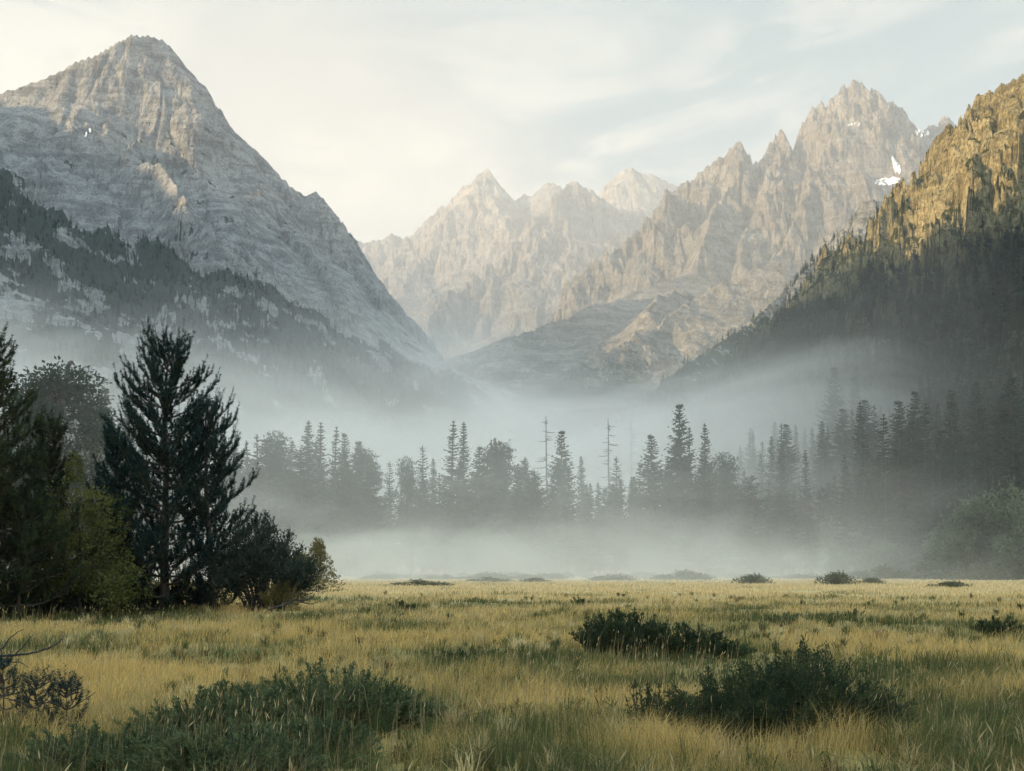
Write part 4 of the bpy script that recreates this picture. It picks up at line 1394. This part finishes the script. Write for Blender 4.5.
dead_branch('forked dead branch lying in the grass beside the tall dark bush', 296, 39.5, 0.0, [
    ([(-1.1, 0, 0.05), (-0.5, 0, 0.22), (0.0, 0, 0.42), (0.3, 0, 0.40), (0.62, 0, 0.50), (0.72, 0, 0.66)], 0.055, 0.02),
    ([(0.1, 0, 0.42), (0.35, 0.05, 0.30), (0.62, 0.05, 0.26), (0.82, 0.02, 0.36)], 0.035, 0.015),
    ([(0.0, 0, 0.42), (0.12, 0, 0.62), (0.34, 0, 0.80)], 0.030, 0.012),
    ([(-0.4, 0, 0.26), (-0.2, -0.05, 0.55), (0.0, 0, 0.75)], 0.025, 0.010),
], 0.03)

# ------------------------------------------------------------------ shrubs in the meadow
def shrub(name, label, px, d, w, dep, h, n_stem, n_leaf, leaf, seed, mat, group=None, **kw):
    st, cr = shrub_geo(w, dep, h, n_stem, n_leaf, leaf, seed, **kw)
    x = (px - 512) / F * d
    z = float(ground_z(np.array([x]), np.array([d]))[0]) - 0.02
    return make_thing(name, label, 'shrub', group, (x, d, z), [('stems', st, M_DARKWOOD), ('foliage', cr, mat)])


G = 'leafy shrubs in the grass'
shrub('shrub', 'large dark green shrub in the grass at the lower right', 778, 9.9, 2.5, 1.5, 0.92, 350, 60000, 0.034, 701, M_SHRUB, G,
      hprof=([-1, -0.6, -0.1, 0.2, 0.55, 1], [0.72, 0.85, 0.90, 1.1, 0.95, 0.8]), lower=0.05, spread=0.25, twig=0.10)
shrub('shrub', 'slim upright sprig left of the large dark shrub', 646, 10.2, 0.42, 0.4, 0.72, 16, 1000, 0.036, 702, M_SHRUB, G, lower=0.2, twig=0.05)
shrub('shrub', 'long dark shrub in the middle of the golden grass', 622, 20.5, 2.0, 1.6, 0.92, 170, 18000, 0.060, 703, M_SHRUB_MID, G, lower=0.08, twig=0.07, spread=0.3)
shrub('shrub', 'lower right half of the long dark shrub in the middle', 690, 20.3, 2.4, 1.4, 0.74, 150, 15000, 0.058, 704, M_SHRUB_MID, G,
      hprof=([-1, 0, 1], [1.0, 0.95, 0.5]), lower=0.08, twig=0.07, spread=0.3)
shrub('shrub', 'grey-green shrub at the lower left, right part of the mass', 338, 11.6, 2.5, 1.7, 0.72, 260, 42000, 0.036, 705, M_SAGE, G,
      hprof=([-1, -0.3, 0.3, 1], [1.0, 1.05, 0.9, 0.6]), lower=0.08, twig=0.07, spread=0.3)
shrub('shrub', 'grey-green shrub at the lower left, left part of the mass', 215, 10.8, 2.1, 1.5, 0.70, 230, 38000, 0.034, 706, M_SAGE, G,
      hprof=([-1, 0, 1], [0.65, 0.95, 1.05]), lower=0.08, twig=0.07, spread=0.3)
shrub('shrub', 'nearest grey-green shrub, cut by the bottom edge of the picture', 226, 8.5, 1.7, 1.2, 0.50, 150, 24000, 0.030, 707, M_SAGE, G, lower=0.08, twig=0.08, spread=0.3)
shrub('shrub', 'low grey-green shrub between the nearest one and the right part of the mass', 305, 9.6, 1.5, 1.1, 0.46, 120, 18000, 0.032, 715, M_SAGE, G, lower=0.08, twig=0.08, spread=0.3)
shrub('shrub', 'small shrub cut by the bottom left corner of the mass', 105, 9.2, 1.7, 1.1, 0.42, 110, 14000, 0.032, 708, M_SAGE, G, lower=0.08, twig=0.08, spread=0.3)
shrub('shrub', 'small dark shrub in the golden grass at the right', 1000, 26.0, 1.25, 1.0, 0.52, 50, 3600, 0.06, 709, M_SHRUB_MID, G, lower=0.1, twig=0.09, spread=0.3)
shrub('shrub', 'tiny dark shrub in the far golden grass right of the middle', 850, 36.0, 1.3, 0.8, 0.42, 30, 1500, 0.07, 710, M_SHRUB_MID, G, lower=0.1, twig=0.1)
shrub('shrub', 'tiny low sprig in the far golden grass above the long dark shrub', 579, 50.0, 0.9, 0.6, 0.45, 16, 700, 0.08, 711, M_SHRUB_MID, G, lower=0.1, twig=0.1)
shrub('shrub', 'small low shrub in the golden grass right of the tall bush', 404, 44.0, 1.6, 1.0, 0.50, 30, 1500, 0.08, 712, M_SHRUB_MID, G, lower=0.1, twig=0.1)
shrub('shrub', 'pale dry shrub on the golden grass beside the far edge', 780, 30.0, 1.6, 0.9, 0.40, 30, 1500, 0.06, 713, M_SAGE, G, lower=0.1, twig=0.1)
shrub('shrub', 'faint low green shrub right of the lush grass under the pines', 470, 19.0, 1.6, 1.2, 0.30, 40, 2400, 0.05, 714, M_SHRUB, G, lower=0.05, twig=0.12)
# needle sprigs under the dead branch
for i, (px, d, h, label) in enumerate([(4, 11.2, 0.48, 'young pine sprig at the left edge under the dead branch'),
                                       (36, 11.0, 0.36, 'young pine sprig right of the one under the dead branch'),
                                       (66, 11.0, 0.36, 'outermost young pine sprig beside the grey-green shrub')]):
    tr, br, cr = pine_geo(h + 0.15, 0.24, 720 + i, ([0, 0.5, 1], [1, 0.8, 0.2]), whorl=0.13, k_needles=40, brush=(0.10, 0.034), twig_gap=0.12, nb=(3, 5), needle_w=0.006)
    make_thing('pine_sapling', label, 'sapling', 'young pines under the dead branch', on_ground(px, d), [('trunk', tr, M_BARK), ('branches', br, M_BARK), ('crown', cr, M_PINE)])
# ------------------------------------------------------------------ grass
def grass_material(name):
    m, t, o = material(name)
    a = N(t, 'ShaderNodeAttribute', attribute_name='tint')
    d = N(t, 'ShaderNodeBsdfDiffuse'); L(t, a.outputs['Color'], d.inputs[0])
    tr = N(t, 'ShaderNodeBsdfTranslucent'); L(t, a.outputs['Color'], tr.inputs[0])
    mx = N(t, 'ShaderNodeMixShader', i_0=0.5)
    L(t, d.outputs[0], mx.inputs[1]); L(t, tr.outputs[0], mx.inputs[2])
    L(t, mx.outputs[0], o.inputs[0])
    return m


# wet hollows and sedge patches: centre and size in metres
HOLLOWS = [(4.6, 28, 3.2, 2.4), (9.0, 33, 4.0, 2.0), (-2.6, 27, 1.8, 2.2), (2.2, 15.5, 1.3, 1.2), (6.6, 17, 1.6, 1.5), (-5.5, 20, 1.5, 1.8), (-4.2, 31, 2.6, 2.0),
           (12, 48, 5, 4), (1.5, 52, 4, 3), (-9, 60, 5, 5), (20, 62, 6, 4), (-1.8, 13.2, 0.9, 0.8), (5.5, 12.0, 0.9, 1.0)]


def green_amount(x, y):
    """how green the growth is at a place: lush under the pines and in the nearest strip, straw out on the meadow"""
    px = 512 + x / np.maximum(y, 0.1) * F
    n = fbm(x / 7.0, y / 11.0, 820, 4)
    g = 0.34 + 0.75 * n
    g = g + 0.75 * np.exp(-((x + 16) / 5.5) ** 2 - ((y - 36) / 6.0) ** 2)
    g = g + 0.22 * fbm(x / 1.6, y / 2.2, 825, 3) + 0.50 * np.clip((12.5 + 3.0 * fbm(x / 2.5, y / 2.5, 826, 3) - y) / 6.0, 0, 1) + 0.45 * np.clip((-1.0 - x) / 1.5, 0, 1) * np.clip((13 - y) / 4, 0, 1)
    g = g + 0.8 * np.exp(-((x + 0.55) / 0.8) ** 2 - ((y - 18.5) / 1.6) ** 2)
    for cx, cy, rx, ry in HOLLOWS:
        g = g + 0.75 * np.exp(-(((x - cx) / rx) ** 2 + ((y - cy) / ry) ** 2) * (1 + 0.6 * n))
    g = g - 0.45 * np.clip((y - 40) / 40.0, 0, 1)
    return g


def grass(name, label, n, r0, r1, h0, h1, seed, wide=0.00054, wmin=0.0030, stalk=False, half=0.60, power=1.0):
    rng = np.random.default_rng(seed)
    r = r0 * (r1 / r0) ** (rng.uniform(0, 1, n) ** power)
    a = rng.uniform(-half, half, n)
    x, y = np.sin(a) * r, np.cos(a) * r
    clump = fbm(x / 0.8, y / 0.8, seed + 3, 4) + 0.7 * fbm(x / 3.1, y / 4.5, seed + 4, 3)
    g = green_amount(x, y) + rng.normal(0, 0.13, n)
    if not stalk:
        keep = rng.uniform(0, 1, n) < np.clip(0.70 + 0.8 * clump, 0.15, 1)
        x, y, r, g, clump = x[keep], y[keep], r[keep], g[keep], clump[keep]
    n = len(x)
    z = ground_z(x, y)
    h = rng.uniform(h0, h1, n) * (1 + 0.5 * np.clip(clump, -1, 1)) * (0.8 + 0.35 * fbm(x / 5.0, y / 5.0, seed + 9, 2))
    az = rng.uniform(0, 2 * math.pi, n)
    lean = np.abs(rng.normal(0, 0.42, n)) + 0.08
    if stalk:
        lean = np.abs(rng.normal(0, 0.16, n)) + 0.02
    ld = np.stack([np.cos(az) * lean, np.sin(az) * lean], 1)
    # wind set: blades lie a little to the right
    ld[:, 0] += 0.08
    w = np.maximum(wmin, r * wide) * rng.uniform(0.7, 1.3, n)
    fa = rng.uniform(0, math.pi, n)
    sx, sy = np.cos(fa) * w * 0.5, np.sin(fa) * w * 0.5 * 0.5
    B = np.stack([x, y, z - 0.02], 1)
    P1 = B + np.stack([ld[:, 0] * h * 0.35, ld[:, 1] * h * 0.35, h * 0.58], 1)
    P2 = B + np.stack([ld[:, 0] * h * 1.15, ld[:, 1] * h * 1.15, h * np.clip(1.0 - 0.35 * lean, 0.4, 1)], 1)
    S = np.stack([sx, sy, np.zeros(n)], 1)
    V = np.stack([B - S, B + S, P1 + S * 0.8, P1 - S * 0.8, P2], 1).reshape(-1, 3)
    k = np.arange(n)[:, None] * 5
    Q = k + np.array([[0, 1, 2, 3]]); T = k + np.array([[3, 2, 4]])
    straw = np.array([0.74, 0.525, 0.205]); straw2 = np.array([0.53, 0.38, 0.145]); green = np.array([0.125, 0.140, 0.052]); deep = np.array([0.062, 0.088, 0.042])
    f = np.clip(g, 0, 1)[:, None]
    mixs = rng.uniform(0, 1, (n, 1))
    st = straw * mixs + straw2 * (1 - mixs)
    gr = np.where(f > 0.75, deep + (green - deep) * rng.uniform(0, 1, (n, 1)), green)
    k2 = np.clip((f - 0.32) / 0.33, 0, 1)
    pale = np.clip((y - 25) / 60.0, 0, 1)[:, None]          # paler straw farther out on the open meadow
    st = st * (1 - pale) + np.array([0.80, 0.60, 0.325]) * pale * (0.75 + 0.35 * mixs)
    c = st * (1 - k2) + gr * k2
    c = c * rng.uniform(0.75, 1.25, (n, 1))
    if stalk:
        c = np.tile(np.array([0.42, 0.33, 0.17]), (n, 1)) * rng.uniform(0.7, 1.2, (n, 1))
    me = mesh_np(name, V, Q, T, [M_GRASS])
    at = me.attributes.new('tint', 'FLOAT_COLOR', 'POINT')
    cc = np.ones((n, 5, 4), np.float32)
    cc[:, :, :3] = c[:, None, :]
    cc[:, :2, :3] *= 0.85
    at.data.foreach_set('color', cc.ravel())
    o = link(name, me)
    return tag(o, label, 'grass', None, 'stuff')


M_GRASS = grass_material('grass_blades')
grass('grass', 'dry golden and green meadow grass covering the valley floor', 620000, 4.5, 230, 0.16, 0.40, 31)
grass('tall_grass', 'tall thin pale grass stalks standing out of the meadow', 5000, 6.0, 60, 0.45, 0.85, 32, wide=0.00040, wmin=0.0028, stalk=True)


def tussocks(name, label, n, blades, r0, r1, h0, h1, seed, colors, spread, width, leaf=False):
    """separate tufts that break the even sward: blades fanning out from one foot"""
    rng = np.random.default_rng(seed)
    r = r0 * (r1 / r0) ** rng.uniform(0, 1, n)
    a = rng.uniform(-0.55, 0.55, n)
    x, y = np.sin(a) * r, np.cos(a) * r
    keep = fbm(x / 4.0, y / 4.0, seed + 2, 3) > -0.15
    x, y, r = x[keep], y[keep], r[keep]
    n = len(x)
    z = ground_z(x, y)
    H = rng.uniform(h0, h1, n)
    tone = np.array(colors)[rng.integers(len(colors), size=n)] * rng.uniform(0.75, 1.2, (n, 1))
    k = blades
    az = rng.uniform(0, 2 * math.pi, (n, k))
    ln = np.abs(rng.normal(0, spread, (n, k))) + 0.05
    h = H[:, None] * rng.uniform(0.55, 1.1, (n, k))
    foot = rng.normal(0, 0.05, (n, k, 2)) * H[:, None, None] * 2
    B = np.stack([x[:, None] + foot[..., 0], y[:, None] + foot[..., 1], np.repeat(z[:, None] - 0.02, k, 1)], -1)
    dx, dy = np.cos(az) * ln, np.sin(az) * ln
    P1 = B + np.stack([dx * h * 0.35, dy * h * 0.35, h * 0.6], -1)
    P2 = B + np.stack([dx * h * 1.2, dy * h * 1.2, h * np.clip(1.0 - 0.45 * ln, 0.25, 1)], -1)
    fa = rng.uniform(0, math.pi, (n, k))
    w = np.maximum(width, r[:, None] * 0.0006) * rng.uniform(0.7, 1.3, (n, k))
    S = np.stack([np.cos(fa) * w * 0.5, np.sin(fa) * w * 0.35, np.zeros((n, k))], -1)
    fat = 1.5 if leaf else 0.8
    V = np.stack([B - S * (0.4 if leaf else 1), B + S * (0.4 if leaf else 1), P1 + S * fat, P1 - S * fat, P2], 2).reshape(-1, 3)
    m = n * k
    q = np.arange(m)[:, None] * 5
    me = mesh_np(name, V, q + np.array([[0, 1, 2, 3]]), q + np.array([[3, 2, 4]]), [M_GRASS])
    at = me.attributes.new('tint', 'FLOAT_COLOR', 'POINT')
    cc = np.ones((n, k, 5, 4), np.float32)
    cc[..., :3] = (tone[:, None, :] * rng.uniform(0.8, 1.2, (n, k, 1)))[:, :, None, :]
    at.data.foreach_set('color', cc.ravel())
    return tag(link(name, me), label, 'grass', None, 'stuff')


tussocks('tussock_grass', 'tufts of coarser green and bleached sedge scattered through the meadow', 1500, 46, 5.5, 70, 0.22, 0.46, 51,
         [(0.10, 0.125, 0.045), (0.14, 0.15, 0.055), (0.62, 0.50, 0.27), (0.34, 0.25, 0.11), (0.075, 0.10, 0.045)], 0.55, 0.0045)
tussocks('weeds', 'low broad-leaved weeds between the grass blades', 1600, 16, 5.0, 30, 0.10, 0.26, 52,
         [(0.085, 0.12, 0.05), (0.11, 0.14, 0.06), (0.20, 0.17, 0.06), (0.16, 0.10, 0.05)], 0.9, 0.018, leaf=True)

# seed heads on thin bent stalks
rng = np.random.default_rng(61)
n = 5200
r = 5.5 * (55 / 5.5) ** rng.uniform(0, 1, n)
a = rng.uniform(-0.55, 0.55, n)
x, y = np.sin(a) * r, np.cos(a) * r
keep = fbm(x / 3.0, y / 3.0, 640, 3) > -0.05
x, y, r = x[keep], y[keep], r[keep]
n = len(x)
z = ground_z(x, y)
h = rng.uniform(0.36, 0.66, n)
ln = np.stack([rng.normal(0.06, 0.12, n), rng.normal(0, 0.12, n)], 1) * h[:, None]
B = np.stack([x, y, z], 1)
T = B + np.concatenate([ln, h[:, None]], 1)
D = unit(T - B + np.concatenate([ln * 1.5, np.zeros((n, 1))], 1))
wd = np.maximum(0.0022, r * 0.00035)
sd = np.stack([wd, np.zeros(n), np.zeros(n)], 1)
V1 = np.stack([B - sd * 0.5, B + sd * 0.5, T], 1).reshape(-1, 3)
V2, Q2 = leaf_quads(T - D * 0.03, D, rng.uniform(0.06, 0.12, n), np.maximum(0.010, r * 0.0009), rng)
me = mesh_np('seed_heads', np.concatenate([V1, V2]), Q2 + len(V1), np.arange(3 * n).reshape(n, 3), [M_GRASS])
at = me.attributes.new('tint', 'FLOAT_COLOR', 'POINT')
tone = np.array([(0.50, 0.38, 0.19), (0.36, 0.24, 0.12), (0.58, 0.47, 0.27)])[rng.integers(3, size=n)] * rng.uniform(0.8, 1.2, (n, 1))
cc = np.ones((7 * n, 4), np.float32)
cc[:3 * n, :3] = np.repeat(tone * 0.9, 3, 0)
cc[3 * n:, :3] = np.repeat(tone, 4, 0)
at.data.foreach_set('color', cc.ravel())
tag(link('seed_heads', me), 'brown and straw seed heads nodding above the meadow grass', 'grass', None, 'stuff')
